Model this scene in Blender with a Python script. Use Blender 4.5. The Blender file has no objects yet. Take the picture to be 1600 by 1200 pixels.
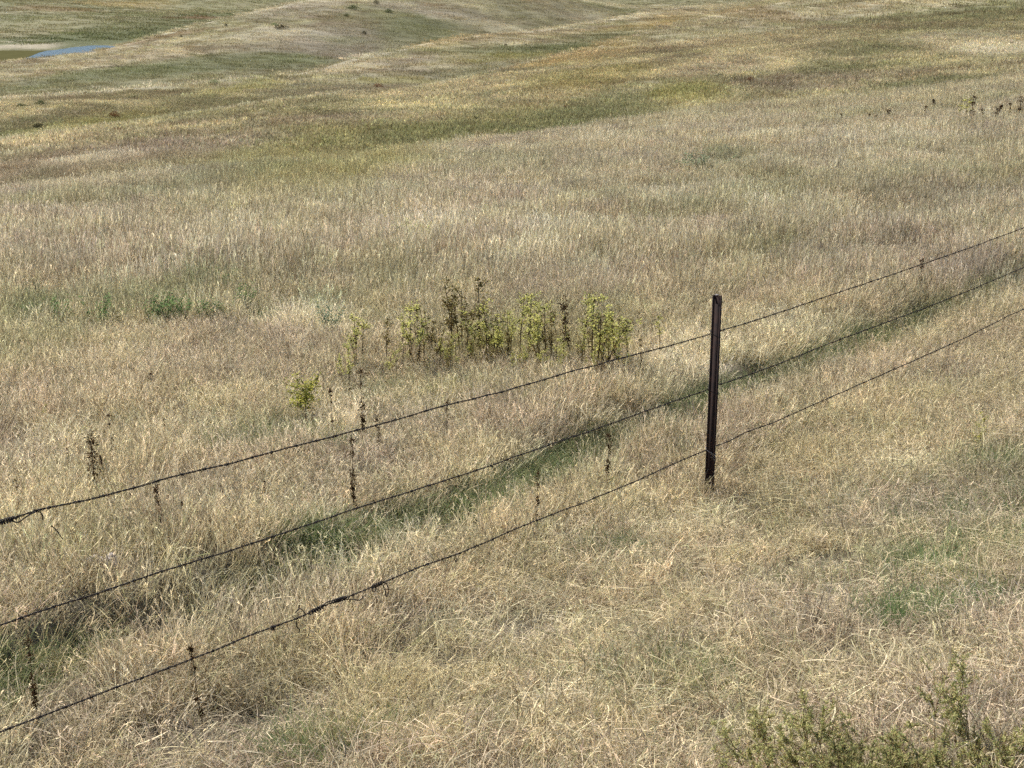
import bpy, math, random
import numpy as np
from mathutils import Vector, Matrix, Euler

# ------------------------------------------------------------------ camera, world, sun, exposure
scene = bpy.context.scene
CAM_Z = 3.25
PITCH = math.radians(16.4)
FPX = 2198.0                                     # focal length in pixels of a 1600 px wide picture
cam_data = bpy.data.cameras.new("camera")
cam_data.sensor_width = 36.0
cam_data.lens = FPX * 36.0 / 1600.0
cam_data.clip_start = 0.05
cam_data.clip_end = 9000.0
cam = bpy.data.objects.new("camera", cam_data)
scene.collection.objects.link(cam)
cam.location = (0, 0, CAM_Z)
cam.rotation_euler = (math.radians(90) - PITCH, 0, 0)
scene.camera = cam

SUN_EL, SUN_AZ = math.radians(47), math.radians(-42)     # azimuth from +Y, negative = to the left
world = bpy.data.worlds.new("World")
scene.world = world
world.use_nodes = True
wn = world.node_tree
bg = wn.nodes["Background"]
sky = wn.nodes.new("ShaderNodeTexSky")
sky.sky_type = 'NISHITA'
sky.sun_disc = False
sky.sun_elevation = SUN_EL
sky.sun_rotation = SUN_AZ
sky.altitude = 800
wn.links.new(sky.outputs[0], bg.inputs[0])
bg.inputs[1].default_value = 0.105
sl = bpy.data.lights.new("sun", 'SUN')
sl.energy = 4.6
sl.angle = math.radians(0.53)
sl.color = (1.0, 0.972, 0.93)
sun = bpy.data.objects.new("sun", sl)
scene.collection.objects.link(sun)
sun_dir = Vector((math.sin(SUN_AZ) * math.cos(SUN_EL), math.cos(SUN_AZ) * math.cos(SUN_EL), math.sin(SUN_EL)))
sun.rotation_euler = sun_dir.to_track_quat('Z', 'Y').to_euler()
scene.view_settings.view_transform = 'Standard'
scene.view_settings.look = 'None'
scene.view_settings.gamma = 1.0
scene.view_settings.exposure = 0.64
scene.cycles.max_bounces = 5
scene.cycles.diffuse_bounces = 2
scene.cycles.transmission_bounces = 3
scene.cycles.transparent_max_bounces = 2
scene.cycles.use_denoising = False
scene.cycles.use_adaptive_sampling = True
scene.cycles.adaptive_threshold = 0.04

# ------------------------------------------------------------------ helpers
rng = np.random.default_rng(7)
CP, SP = math.cos(PITCH), math.sin(PITCH)

def ray(u, v):
    """direction (x, y, z) seen at a place of the 1600x1200 photograph"""
    r, up = (u - 800.0) / FPX, (600.0 - v) / FPX
    return np.array([r, CP + up * SP, -SP + up * CP])

def te(u, v):
    d = ray(u, v)
    return d[0] / d[1], d[2] / d[1]

def smooth(x, a, b):
    k = np.clip((np.asarray(x, float) - a) / (b - a), 0, 1)
    return k * k * (3 - 2 * k)

def _hash(ix, iy, seed):
    h = (ix.astype(np.int64) * 374761393 + iy.astype(np.int64) * 668265263 + seed * 1442695041) & 0xffffffff
    h = ((h ^ (h >> 13)) * 1274126177) & 0xffffffff
    return ((h ^ (h >> 16)) & 0xffff) / 65535.0

def vnoise(x, y, seed=0):
    x = np.asarray(x, float); y = np.asarray(y, float)
    ix, iy = np.floor(x), np.floor(y)
    fx, fy = x - ix, y - iy
    fx = fx * fx * (3 - 2 * fx); fy = fy * fy * (3 - 2 * fy)
    a = _hash(ix, iy, seed); b = _hash(ix + 1, iy, seed)
    c = _hash(ix, iy + 1, seed); d = _hash(ix + 1, iy + 1, seed)
    return (a + (b - a) * fx + (c - a) * fy + (a - b - c + d) * fx * fy) * 2 - 1

def fbm(x, y, seed=0, octv=4):
    s, a, t = 0, 1.0, 0
    for k in range(octv):
        c, sn = math.cos(k * 1.1), math.sin(k * 1.1)
        s = s + a * vnoise((x * c - y * sn) * 2 ** k + 17.3 * k, (x * sn + y * c) * 2 ** k - 9.1 * k, seed + k)
        t += a; a *= 0.55
    return s / t

def pchip(xk, yk, x):
    xk = np.asarray(xk, float); yk = np.asarray(yk, float)
    h = np.diff(xk); d = np.diff(yk) / h
    m = np.zeros_like(yk)
    m[0], m[-1] = d[0], d[-1]
    for i in range(1, len(yk) - 1):
        if d[i - 1] * d[i] > 0:
            w1, w2 = 2 * h[i] + h[i - 1], h[i] + 2 * h[i - 1]
            m[i] = (w1 + w2) / (w1 / d[i - 1] + w2 / d[i])
    x = np.clip(x, xk[0], xk[-1])
    i = np.clip(np.searchsorted(xk, x) - 1, 0, len(h) - 1)
    t = (x - xk[i]) / h[i]
    return ((2 * t ** 3 - 3 * t ** 2 + 1) * yk[i] + (t ** 3 - 2 * t ** 2 + t) * h[i] * m[i]
            + (-2 * t ** 3 + 3 * t ** 2) * yk[i + 1] + (t ** 3 - t ** 2) * h[i] * m[i + 1])

# ------------------------------------------------------------------ the lie of the land (z relative to the camera until ground_z)
POST = np.array([1.253, 8.42])                    # where the fence post stands
FDIR = np.array([0.62, 0.785]); FDIR /= np.linalg.norm(FDIR)
FNOR = np.array([FDIR[1], -FDIR[0]])              # towards the road bank the camera stands on

def fence_s(x, y): return (x - POST[0]) * FNOR[0] + (y - POST[1]) * FNOR[1]
def fence_q(x, y): return (x - POST[0]) * FDIR[0] + (y - POST[1]) * FDIR[1]

def near(x, y):
    s = fence_s(x, y); q = fence_q(x, y)
    ramp = np.interp(s, [-100, 0.0, 0.8, 1.7, 3.1, 4.3, 5.2, 200], [0, 0, 0.10, 0.36, 0.80, 1.14, 1.22, 1.22])
    return -3.26 + ramp + 0.065 * np.clip(-q, 0, 8.0)

LINES = {  # crests of the rolling hills: (u, v) as seen from the road, distance in metres
 'l1': [(-300, 345, 25), (0, 318, 27), (300, 287, 30), (600, 255, 35), (900, 213, 43), (1100, 182, 50), (1300, 152, 56), (1450, 124, 60), (1600, 100, 64), (1900, 60, 68)],
 'l2': [(-300, 245, 60), (0, 222, 70), (200, 197, 80), (450, 160, 95), (650, 140, 112), (800, 106, 130), (1000, 58, 165), (1180, 6, 230), (1400, -35, 260), (1600, -70, 280), (1900, -90, 290)],
 'l3': [(-300, 175, 115), (0, 155, 130), (300, 132, 145), (450, 115, 160), (550, 95, 178), (650, 71, 200), (750, 56, 222), (900, 38, 262), (1050, 15, 310), (1180, 2, 350), (1600, -60, 400), (1900, -70, 410)],
 'l4': [(-300, 120, 215), (0, 98, 230), (175, 73, 245), (230, 60, 255), (350, 30, 275), (450, 8, 290), (520, -4, 300), (700, -12, 330), (850, -6, 350), (1000, 8, 390), (1200, 2, 430), (1600, -50, 480), (1900, -60, 480)],
}
TC = np.array([te(u, 300)[0] for u in range(-300, 1901, 20)])
LY, LE = {}, {}
for k, pts in LINES.items():
    tt = [te(u, v)[0] for u, v, y in pts]
    LY[k] = (tt, [math.log(p[2]) for p in pts]); LE[k] = (tt, [te(u, v)[1] for u, v, y in pts])
def line_y(k, t): return np.exp(pchip(LY[k][0], LY[k][1], t))
def line_e(k, t): return pchip(LE[k][0], LE[k][1], t)

NT, NY = 560, 1100
TG = np.concatenate([np.linspace(-1.7, -0.5, 60, endpoint=False), np.linspace(-0.5, 0.5, NT - 120), np.linspace(0.5, 1.7, 61)[1:]])
YG = np.exp(np.linspace(math.log(8.0), math.log(6500.0), NY))
ZT = np.zeros((len(TG), NY))
POND_Z = -23.5
for i, t in enumerate(TG):
    ta = float(np.clip(t, -0.56, 0.56))
    P = [(yy, float(near(t * yy, yy))) for yy in (7.0, 8.0, 9.5, 11.0)]
    y1, e1 = float(line_y('l1', ta)), float(line_e('l1', ta))
    n11 = P[-1][1]; z1 = e1 * y1
    ym = 0.5 * (11 + y1)
    P += [(ym, n11 + (z1 - n11) * 0.47 + 0.10), (y1 * 0.93, n11 + (z1 - n11) * (0.93 * y1 - 11) / (y1 - 11) + 0.04), (y1, z1)]
    dl = float(np.interp(t, [-0.6, 0.05, 0.2, 0.6], [0.0085, 0.0065, 0.0015, 0.0005]))
    P += [(y1 * 1.06, (e1 - 0.45 * dl) * y1 * 1.06), (y1 * 1.2, (e1 - dl) * y1 * 1.2)]
    for a, up, dd in (('l2', 1.12, 0.0048), ('l3', 1.10, 0.0046)):
        ya, ea = float(line_y(a, ta)), float(line_e(a, ta))
        yp, zp = P[-1]
        P += [(0.5 * (yp + ya), 0.55 * zp + 0.45 * ea * ya), (ya, ea * ya), (ya * up, (ea - dd) * ya * up)]
    y4, e4 = float(line_y('l4', ta)), float(line_e('l4', ta))
    P += [(y4, e4 * y4)]
    P += [(y4 * 1.1, e4 * y4 - 0.33 * (e4 * y4 - POND_Z))]
    wr_ = 30 * float(smooth(t, te(60, 76)[0], te(150, 76)[0]))
    wet = float(smooth(t, te(215, 72)[0], te(160, 80)[0]))
    yb = max(365.0, y4 * 1.24)
    P += [(yb, POND_Z + 0.8 - 1.9 * wet), (yb + 60 + wr_, POND_Z + 0.7 - 1.3 * wet), (yb + 92 + wr_, POND_Z + 0.9)]
    k = float(np.interp(t, [-0.40, -0.33, -0.24, -0.15, 0.6], [1.0, 1.0, 0.62, 0.45, 0.45]))
    y5 = 690.0; e5 = te(0, 2)[1] * k + te(400, 42)[1] * (1 - k)
    P += [(yb + 135, POND_Z + 1.2), (0.45 * (yb + 125) + 0.55 * y5, POND_Z + 1.2 + 0.5 * (e5 * y5 - POND_Z)), (y5, e5 * y5), (y5 * 1.12, (e5 - 0.0012) * y5 * 1.12)]
    P += [(1050.0, te(0, -22)[1] * 1050), (1250.0, te(0, -26)[1] * 1250), (2600, -6.0), (6600, -8.0)]
    P = np.array(P)
    for j in range(1, len(P)):
        if P[j, 0] <= P[j - 1, 0]: P[j, 0] = P[j - 1, 0] + 1.0
    ZT[i] = pchip(P[:, 0], P[:, 1], YG)
LYG = np.log(YG)

def base_z(x, y):
    x = np.asarray(x, float); y = np.asarray(y, float)
    yc = np.maximum(y, 8.0)
    t = np.clip(x / yc, -1.69, 1.69)
    fi = np.interp(t, TG, np.arange(len(TG)))
    i = np.clip(fi.astype(int), 0, len(TG) - 2); fi = fi - i
    fj = (np.log(yc) - LYG[0]) / (LYG[1] - LYG[0])
    j = np.clip(fj.astype(int), 0, NY - 2); fj = np.clip(fj - j, 0, 1)
    tab = (ZT[i, j] * (1 - fi) + ZT[i + 1, j] * fi) * (1 - fj) + (ZT[i, j + 1] * (1 - fi) + ZT[i + 1, j + 1] * fi) * fj
    w = smooth(y, 8.5, 11.0)
    return near(x, y) * (1 - w) + tab * w

FURROW_PX = [(-250, 1180), (0, 1075), (120, 1012), (260, 960), (380, 915), (540, 860), (700, 795), (860, 725), (1000, 662), (1150, 605), (1290, 553), (1400, 516), (1500, 475), (1600, 436), (1750, 385)]
def cast0(u, v, fn, ymin=2.2, ymax=3000.0):
    d = ray(u, v)
    ys = np.exp(np.linspace(math.log(ymin), math.log(ymax), 6000))
    k = ys / d[1]
    zz = d[2] * k
    below = zz < fn(d[0] * k, ys)
    if not below.any(): return None
    j = int(np.argmax(below)); 
    return np.array([d[0] * k[j], ys[j], zz[j]])
FUR = np.array([cast0(u, v, base_z)[:2] for u, v in FURROW_PX])
FUR_Q = fence_q(FUR[:, 0], FUR[:, 1]); FUR_S = fence_s(FUR[:, 0], FUR[:, 1])
_o = np.argsort(FUR_Q); FUR_Q, FUR_S = FUR_Q[_o], FUR_S[_o]

def furrow_d(x, y):
    """signed distance to the foot of the little bank: positive = towards the camera"""
    q = fence_q(x, y)
    wob = 0.07 * vnoise(q * 1.7, 0 * q, 5) + 0.04 * vnoise(q * 5.0, 0 * q, 6)
    return fence_s(x, y) - np.interp(q, FUR_Q, FUR_S) - wob

def ground_rel(x, y):
    x = np.asarray(x, float); y = np.asarray(y, float)
    z = base_z(x, y)
    r = np.hypot(x, y)
    z = z + 0.020 * fbm(x * 1.3, y * 1.3, 11, 3) * (1 - smooth(r, 30, 60))
    z = z + 0.05 * fbm(x * 0.35, y * 0.35, 21, 3) * smooth(r, 6, 14) * (1 - smooth(r, 60, 200))
    z = z + 0.48 * fbm(x * 0.055, y * 0.055, 31, 4) * smooth(r, 45, 110) + 0.13 * fbm(x * 0.3, y * 0.24, 35, 3) * smooth(r, 45, 70) 
    z = z + 1.1 * fbm(x * 0.018, y * 0.018, 41, 4) * smooth(r, 500, 700)
    tl = x / np.maximum(y, 1)
    z = z + 0.26 * fbm(x * 0.42, y * 0.30, 37, 4) * smooth(r, 28, 36) * (1 - smooth(r, 58, 80)) * (1 - smooth(tl, -0.20, -0.08))
    d = furrow_d(x, y)
    fade = 1 - smooth(r, 16, 26)
    z = z + fade * ((0.070 + 0.035 * smooth(-fence_q(x, y), 0.5, 4.5)) * (1 - smooth(d, -0.16, 0.02)) * smooth(d, -2.2, -0.2) - (0.040 + 0.025 * smooth(-fence_q(x, y), 0.5, 4.5)) * np.exp(-((d - 0.10) / 0.16) ** 2))
    return z

def G(x, y): return ground_rel(x, y) + CAM_Z
def cast(u, v):
    p = cast0(u, v, ground_rel)
    if p is None: return None
    return np.array([p[0], p[1], float(G(p[0], p[1]))])

# ------------------------------------------------------------------ vegetation colours of the land (linear rgb), placed on the ground
def lin(r, g, b): return np.array([((c / 255.0) / 12.92 if c / 255.0 <= 0.04045 else ((c / 255.0 + 0.055) / 1.055) ** 2.4) for c in (r, g, b)])
STRAW, PALE, MAUVE = lin(192, 180, 149), lin(220, 211, 186), lin(178, 164, 146)
OLIVE, GREEN, YEL, RUST, DKGRN, ORN = lin(160, 154, 118), lin(126, 128, 92), lin(168, 160, 100), lin(156, 128, 98), lin(112, 116, 80), lin(194, 170, 122)
PATCH = []
for u, v, ru, rv, c, s in [
    # green leafy spots in the near field
    (70, 492, 70, 22, GREEN, .7), (250, 486, 110, 20, GREEN, .6), (340, 460, 50, 22, GREEN, .55), (515, 500, 26, 16, GREEN, .9),
    (700, 620, 110, 22, OLIVE, .5), (440, 700, 60, 28, GREEN, .6), (60, 560, 120, 40, OLIVE, .4), (620, 470, 90, 50, OLIVE, .45), (1450, 500, 60, 20, GREEN, .4),
    (1200, 410, 110, 30, OLIVE, .5), (1400, 400, 120, 22, MAUVE, .5), (1500, 430, 90, 25, MAUVE, .7), (760, 680, 200, 30, MAUVE, .5),
    (1100, 262, 30, 14, GREEN, .4), (80, 720, 110, 40, PALE, .35), (290, 650, 160, 40, STRAW, .3), (160, 860, 150, 50, OLIVE, .45), (330, 800, 100, 40, MAUVE, .45),
    (850, 520, 180, 50, OLIVE, .5), (830, 560, 160, 30, YEL, .25), (690, 375, 90, 22, PALE, .6), (850, 385, 50, 14, PALE, .7), (1060, 580, 90, 40, PALE, .5), (500, 525, 70, 20, PALE, .6),
    (20, 410, 60, 30, MAUVE, .5), (150, 330, 160, 14, OLIVE, .5), (300, 440, 200, 20, MAUVE, .35), (560, 330, 140, 20, OLIVE, .3), (1230, 330, 70, 30, OLIVE, .35), (1380, 240, 120, 30, PALE, .25), (1500, 330, 130, 30, MAUVE, .4),
    (900, 450, 120, 30, MAUVE, .3), (1000, 300, 160, 30, STRAW, .3),
    (100, 268, 30, 7, PALE, .75), (190, 284, 42, 8, PALE, .8), (222, 254, 34, 6, PALE, .7), (55, 240, 34, 6, PALE, .6), (262, 276, 40, 7, PALE, .65), (140, 300, 44, 5, PALE, .6), (30, 262, 26, 6, PALE, .5), (310, 258, 26, 5, PALE, .5),
    (130, 250, 40, 7, lin(130, 116, 96), .6), (300, 240, 50, 8, lin(134, 120, 98), .6), (80, 288, 40, 6, lin(126, 116, 94), .6), (210, 232, 60, 6, lin(140, 124, 106), .6), (180, 268, 26, 4, lin(120, 116, 88), .6), (40, 300, 40, 5, lin(120, 118, 88), .6),
    # foreground
    (1540, 760, 100, 50, GREEN, .3), (1420, 900, 60, 40, GREEN, .25), (1130, 640, 120, 50, STRAW, .2), (620, 980, 130, 40, MAUVE, .5), (900, 900, 100, 40, OLIVE, .3), (1300, 960, 150, 50, MAUVE, .55),
    (1020, 1080, 90, 35, OLIVE, .5), (700, 1100, 130, 50, STRAW, .4), (160, 1120, 160, 40, MAUVE, .35), (960, 880, 120, 40, MAUVE, .3), (1240, 830, 100, 50, OLIVE, .35), (1580, 960, 50, 60, MAUVE, .6), (420, 1080, 100, 40, OLIVE, .4), (820, 1010, 90, 30, PALE, .3),
    # the green swale and everything beyond
    (560, 272, 160, 16, YEL * .9, .6), (420, 275, 110, 12, GREEN, .4), (240, 290, 200, 14, OLIVE, .6), (640, 225, 260, 30, YEL * .9, .55), (800, 210, 220, 26, OLIVE, .6), (930, 195, 130, 22, GREEN, .5), (700, 215, 120, 18, DKGRN, .35),
    (480, 225, 120, 20, OLIVE, .45), (150, 255, 230, 34, lin(164, 148, 124), .8), (330, 230, 130, 20, MAUVE, .5), (170, 255, 80, 12, PALE, .5), (50, 290, 60, 18, GREEN, .25), (45, 216, 60, 6, PALE, .95), (30, 208, 40, 4, GREEN, .6),
    (130, 202, 80, 7, YEL, .5), (610, 190, 160, 14, MAUVE, .4), (1060, 150, 60, 16, YEL, .6), (920, 120, 120, 12, YEL, .4), (870, 150, 60, 20, ORN, .2), (1000, 45, 90, 6, ORN, .6), (920, 82, 80, 5, ORN, .45), (850, 104, 40, 5, ORN, .45), (1060, 36, 70, 5, ORN, .35), (1150, 22, 40, 10, RUST, .4),
    (860, 78, 120, 8, GREEN, .55), (960, 62, 100, 7, GREEN, .5), (1000, 150, 120, 14, GREEN, .25), (1370, 80, 90, 14, GREEN, .55), (1310, 110, 70, 14, GREEN, .45), (1470, 130, 90, 8, GREEN, .6), (1550, 80, 70, 12, PALE, .8), (1500, 60, 80, 12, PALE, .4), (1300, 130, 160, 14, MAUVE, .4), (1120, 110, 100, 14, MAUVE, .3), (1200, 60, 140, 30, STRAW, .3),
    (400, 140, 60, 12, YEL, .45), (610, 140, 140, 10, MAUVE, .4), (540, 85, 130, 22, MAUVE * .8, .6), (480, 100, 60, 10, GREEN, .7), (350, 105, 200, 16, GREEN, .75), (160, 120, 160, 16, GREEN, .55), (560, 72, 60, 8, GREEN, .5), (690, 62, 60, 6, GREEN, .5), (600, 88, 60, 4, PALE, .6), (720, 60, 50, 3, ORN, .5),
    (760, 40, 90, 8, STRAW, .6), (700, 24, 80, 10, MAUVE * .9, .5), (480, 20, 70, 14, MAUVE * .88, .5), (780, 92, 80, 6, YEL, .6), (700, 95, 90, 6, MAUVE, .4), (560, 40, 80, 12, RUST, .15), (650, 130, 120, 6, YEL, .5), (440, 60, 90, 10, PALE, .3),
    (120, 60, 170, 14, DKGRN, .8), (250, 45, 120, 10, DKGRN, .6), (70, 40, 150, 14, OLIVE, .5), (180, 10, 60, 5, ORN, .5), (110, 14, 90, 5, RUST, .5), (310, 30, 60, 3, RUST * .8, .8), (330, 14, 90, 8, OLIVE, .4), (260, 60, 90, 3, RUST, .5)]:
    c0 = cast(u, v)
    a, b = cast0(u, v + rv, ground_rel), cast0(u, v - rv, ground_rel)
    if c0 is None: continue
    ry = max(0.25, 0.5 * abs((b[1] if b is not None else c0[1] * 1.2) - (a[1] if a is not None else c0[1] * 0.9)))
    ry = min(ry, c0[1] * 0.30)
    rx = ru * c0[1] / FPX
    sl_ = 0.30 if c0[1] > 40 else 0.12                        # the patches run obliquely along the slopes
    PATCH.append((c0[0], c0[1], rx, ry, c, s, sl_ * ry / max(rx, 0.1)))

def veg(x, y):
    x = np.asarray(x, float); y = np.asarray(y, float)
    r = np.hypot(x, y)
    n1 = fbm(x * 0.8, y * 0.8, 101, 4)[..., None]
    n2 = fbm(x * 0.23, y * 0.23, 111, 4)[..., None]
    n3 = fbm(x * 0.045, y * 0.06, 121, 5)[..., None]
    n4 = fbm(x * 0.02, y * 0.03, 131, 4)[..., None]
    nearw = (1 - smooth(r, 30, 70))[..., None]
    c = STRAW * (1 + 0.10 * n1 * nearw) + 0 * n1
    def mix(c, k, w): return c + (k - c) * np.clip(w, 0, 1)
    c = mix(c, MAUVE, (n1 * 1.1 + 0.15) * nearw)
    c = mix(c, PALE, (-n1 * 1.2 - 0.1) * nearw)
    c = mix(c, OLIVE, (n2 * 1.4 - 0.1) * nearw)
    far = 1 - nearw
    n5 = fbm(x * 0.22, y * 0.16, 125, 4)[..., None]; n6 = fbm(x * 0.5, y * 0.35, 126, 3)[..., None]
    c = mix(c, OLIVE, (n3 * 1.3 + 0.45) * far)
    c = mix(c, lin(174, 157, 128), (n4 * 1.4 + 0.15) * far)
    c = mix(c, GREEN, (-n4 * 1.2 - 0.10) * far)
    c = mix(c, STRAW, (-n3 * 1.4 - 0.10) * far)
    c = mix(c, lin(204, 192, 158), (n5 * 0.9 - 0.10) * far)
    c = mix(c, lin(150, 134, 108), (-n5 * 1.5 - 0.05) * far)
    c = c * (1 + 0.36 * n6 * far) * (1 + 0.20 * n5 * far)
    t = np.clip(x / np.maximum(y, 1), -0.5, 0.5)
    for k, w, s in (('l2', 0.045, .6), ('l3', 0.04, .8), ('l4', 0.035, .65)):
        yk = line_y(k, t)
        rel = (y - yk) / yk
        nz = fbm(x * .06, y * .06, 140, 3)
        band = smooth(rel, -w * (1.0 + nz), -0.004) * (1 - smooth(rel, 0.0, 0.012))
        c = mix(c, PALE * 0.97, (band * s * (0.8 + 0.6 * nz) * (y > 50))[..., None])
        back = smooth(rel, 0.01, 0.05) * (1 - smooth(rel, 0.26 + 0.2 * nz, 0.50 + 0.2 * nz))
        c = mix(c, lin(126, 122, 90), (back * (0.50 + 0.6 * nz) * (y > 60) * (1 - 0.7 * smooth(t, 0.0, 0.12)))[..., None])
    dist = smooth(y, 430, 560)[..., None]
    c = mix(c, DKGRN * 1.15, 0.45 * dist)
    wx = x + 0.25 * r * 0.12 * fbm(x * 2.2 / np.maximum(r, 6) * 6, y * 2.2 / np.maximum(r, 6) * 6, 151, 3)
    wy = y + 0.25 * r * 0.16 * fbm(x * 2.2 / np.maximum(r, 6) * 6, y * 2.2 / np.maximum(r, 6) * 6, 161, 3)
    for px, py, rx, ry, col, s, sk in PATCH:
        dx = (wx - px); dy = (wy - py) - sk * dx
        q = (dx / rx) ** 2 + (dy / ry) ** 2
        m = q < 6
        if m.any():
            w = np.where(m, s * (1 - smooth(np.sqrt(q), 0.45, 1.35)), 0)[..., None]
            c = mix(c, col, w)
    c = c * (1 + (np.array([1.01, 0.995, 0.945]) - 1) * far)          # the far grasses are of a yellower kind
    fd = furrow_d(x, y)
    gp = 0.72 + 0.5 * vnoise(fence_q(x, y) * 0.9, 0 * x, 171)
    w = np.exp(-((fd - 0.08) / 0.15) ** 2) * (1 - smooth(r, 20, 34)) * gp
    c = mix(c, GREEN * 0.85, np.clip(w * (0.55 + 0.35 * smooth(fence_q(x, y), -1.0, 1.0)), 0, 1)[..., None])
    return c

# ------------------------------------------------------------------ mesh and object helpers
def new_mat(name):
    m = bpy.data.materials.new(name); m.use_nodes = True
    nt = m.node_tree; nt.nodes.clear()
    return m, nt, nt.nodes, nt.links

def mesh_np(name, verts, faces, mat, cols=None, smooth_shade=False):
    """verts (n,3), faces (m,4) or (m,3), one material, optional per-vertex colour called leaf_colour"""
    verts = np.asarray(verts, np.float32); faces = np.asarray(faces, np.int32)
    me = bpy.data.meshes.new(name)
    k = faces.shape[1]
    me.vertices.add(len(verts)); me.vertices.foreach_set("co", verts.ravel())
    me.loops.add(faces.size); me.loops.foreach_set("vertex_index", faces.ravel())
    me.polygons.add(len(faces))
    me.polygons.foreach_set("loop_start", np.arange(0, faces.size, k, dtype=np.int32))
    me.polygons.foreach_set("loop_total", np.full(len(faces), k, np.int32))
    if smooth_shade: me.polygons.foreach_set("use_smooth", np.ones(len(faces), bool))
    if cols is not None:
        a = me.attributes.new("leaf_colour", 'FLOAT_COLOR', 'POINT')
        cc = np.ones((len(verts), 4), np.float32); cc[:, :3] = cols
        a.data.foreach_set("color", cc.ravel())
    me.update(); me.validate()
    if mat: me.materials.append(mat)
    return me

def link(name, me, parent=None, loc=None, kind=None, label=None, cat=None, group=None):
    o = bpy.data.objects.new(name, me)
    scene.collection.objects.link(o)
    if parent is not None: o.parent = parent
    if loc is not None: o.location = loc
    if kind: o['kind'] = kind
    if label: o['label'] = label
    if cat: o['category'] = cat
    if group: o['group'] = group
    return o

class Buf:
    def __init__(self): self.v, self.f, self.c, self.n = [], [], [], 0
    def add(self, v, f, c):
        v = np.asarray(v, float); f = np.asarray(f, int)
        self.v.append(v); self.f.append(f + self.n); self.n += len(v)
        c = np.asarray(c, float)
        self.c.append(np.broadcast_to(c, (len(v), 3)) if c.ndim == 1 else c)
    def mesh(self, name, mat, smooth_shade=False):
        fs = np.concatenate(self.f)
        return mesh_np(name, np.concatenate(self.v), fs, mat, np.concatenate(self.c), smooth_shade)

def tube(pts, rad, sides=5):
    """quads of a tube along pts with radius rad (number or array)"""
    pts = np.asarray(pts, float); n = len(pts)
    rad = np.broadcast_to(np.asarray(rad, float), (n,))
    tg = np.gradient(pts, axis=0); tg /= np.linalg.norm(tg, axis=1)[:, None] + 1e-12
    ref = np.array([0, 0, 1.0]) if abs(tg[:, 2]).mean() < 0.8 else np.array([1.0, 0, 0])
    a = np.cross(tg, ref); a /= np.linalg.norm(a, axis=1)[:, None] + 1e-12
    b = np.cross(tg, a)
    th = np.linspace(0, 2 * math.pi, sides, endpoint=False)
    v = pts[:, None, :] + rad[:, None, None] * (np.cos(th)[None, :, None] * a[:, None, :] + np.sin(th)[None, :, None] * b[:, None, :])
    f = []
    i = np.arange(n - 1)[:, None]; j = np.arange(sides)[None, :]
    jn = (j + 1) % sides
    f = np.stack([i * sides + j, i * sides + jn, (i + 1) * sides + jn, (i + 1) * sides + j], -1).reshape(-1, 4)
    return v.reshape(-1, 3), f

# ------------------------------------------------------------------ materials
def grass_material(name, translucent=0.4, gloss=0.0, inst=True):
    m, nt, N, L = new_mat(name)
    out = N.new("ShaderNodeOutputMaterial")
    a = N.new("ShaderNodeAttribute"); a.attribute_name = "leaf_colour"; a.attribute_type = 'GEOMETRY'
    col = a.outputs["Color"]
    if inst:
        t = N.new("ShaderNodeAttribute"); t.attribute_name = "tint"; t.attribute_type = 'INSTANCER'
        mul = N.new("ShaderNodeMix"); mul.data_type = 'RGBA'; mul.blend_type = 'MULTIPLY'; mul.inputs[0].default_value = 1
        L.new(a.outputs["Color"], mul.inputs[6]); L.new(t.outputs["Color"], mul.inputs[7])
        col = mul.outputs[2]
    d = N.new("ShaderNodeBsdfDiffuse"); tr = N.new("ShaderNodeBsdfTranslucent"); g = N.new("ShaderNodeBsdfGlossy")
    g.inputs["Roughness"].default_value = 0.38
    g.inputs["Color"].default_value = (1, 0.97, 0.9, 1)
    L.new(col, d.inputs[0]); L.new(col, tr.inputs[0])
    m1 = N.new("ShaderNodeMixShader"); m1.inputs[0].default_value = translucent
    L.new(d.outputs[0], m1.inputs[1]); L.new(tr.outputs[0], m1.inputs[2])
    m2 = N.new("ShaderNodeMixShader"); m2.inputs[0].default_value = gloss
    L.new(m1.outputs[0], m2.inputs[1]); L.new(g.outputs[0], m2.inputs[2])
    L.new((m2 if gloss > 0 else m1).outputs[0], out.inputs[0])
    return m

MAT_GRASS = grass_material("dry_grass_blades")
MAT_LEAF = grass_material("weed_leaves", 0.4, 0.0, inst=False)
MAT_STEM = grass_material("weed_stems", 0.0, 0.03, inst=False)

# ground: colours of the vegetation cover times fine procedural mottling
mg, nt, N, L = new_mat("prairie_ground")
out = N.new("ShaderNodeOutputMaterial"); bs = N.new("ShaderNodeBsdfPrincipled")
bs.inputs["Roughness"].default_value = 0.95; bs.inputs["Specular IOR Level"].default_value = 0.05
at = N.new("ShaderNodeAttribute"); at.attribute_name = "leaf_colour"
tc = N.new("ShaderNodeTexCoord")
def noise(scale, det, rough=0.6, vec=None):
    n = N.new("ShaderNodeTexNoise"); n.inputs["Scale"].default_value = scale; n.inputs["Detail"].default_value = det
    n.inputs["Roughness"].default_value = rough
    L.new(vec or tc.outputs["Object"], n.inputs["Vector"]); return n
mp = N.new("ShaderNodeMapping"); mp.inputs["Rotation"].default_value = (0, 0, 0.5); mp.inputs["Scale"].default_value = (1, 2.3, 1)
L.new(tc.outputs["Object"], mp.inputs[0])
na = noise(0.35, 9, 0.75, mp.outputs[0]); nb = noise(2.6, 8, 0.8); nc = noise(0.06, 8, 0.7, mp.outputs[0])
def ramp(src, lo, hi, a, b):
    r = N.new("ShaderNodeMapRange"); r.inputs[1].default_value = lo; r.inputs[2].default_value = hi
    r.inputs[3].default_value = a; r.inputs[4].default_value = b; L.new(src, r.inputs[0]); return r.outputs[0]
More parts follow.
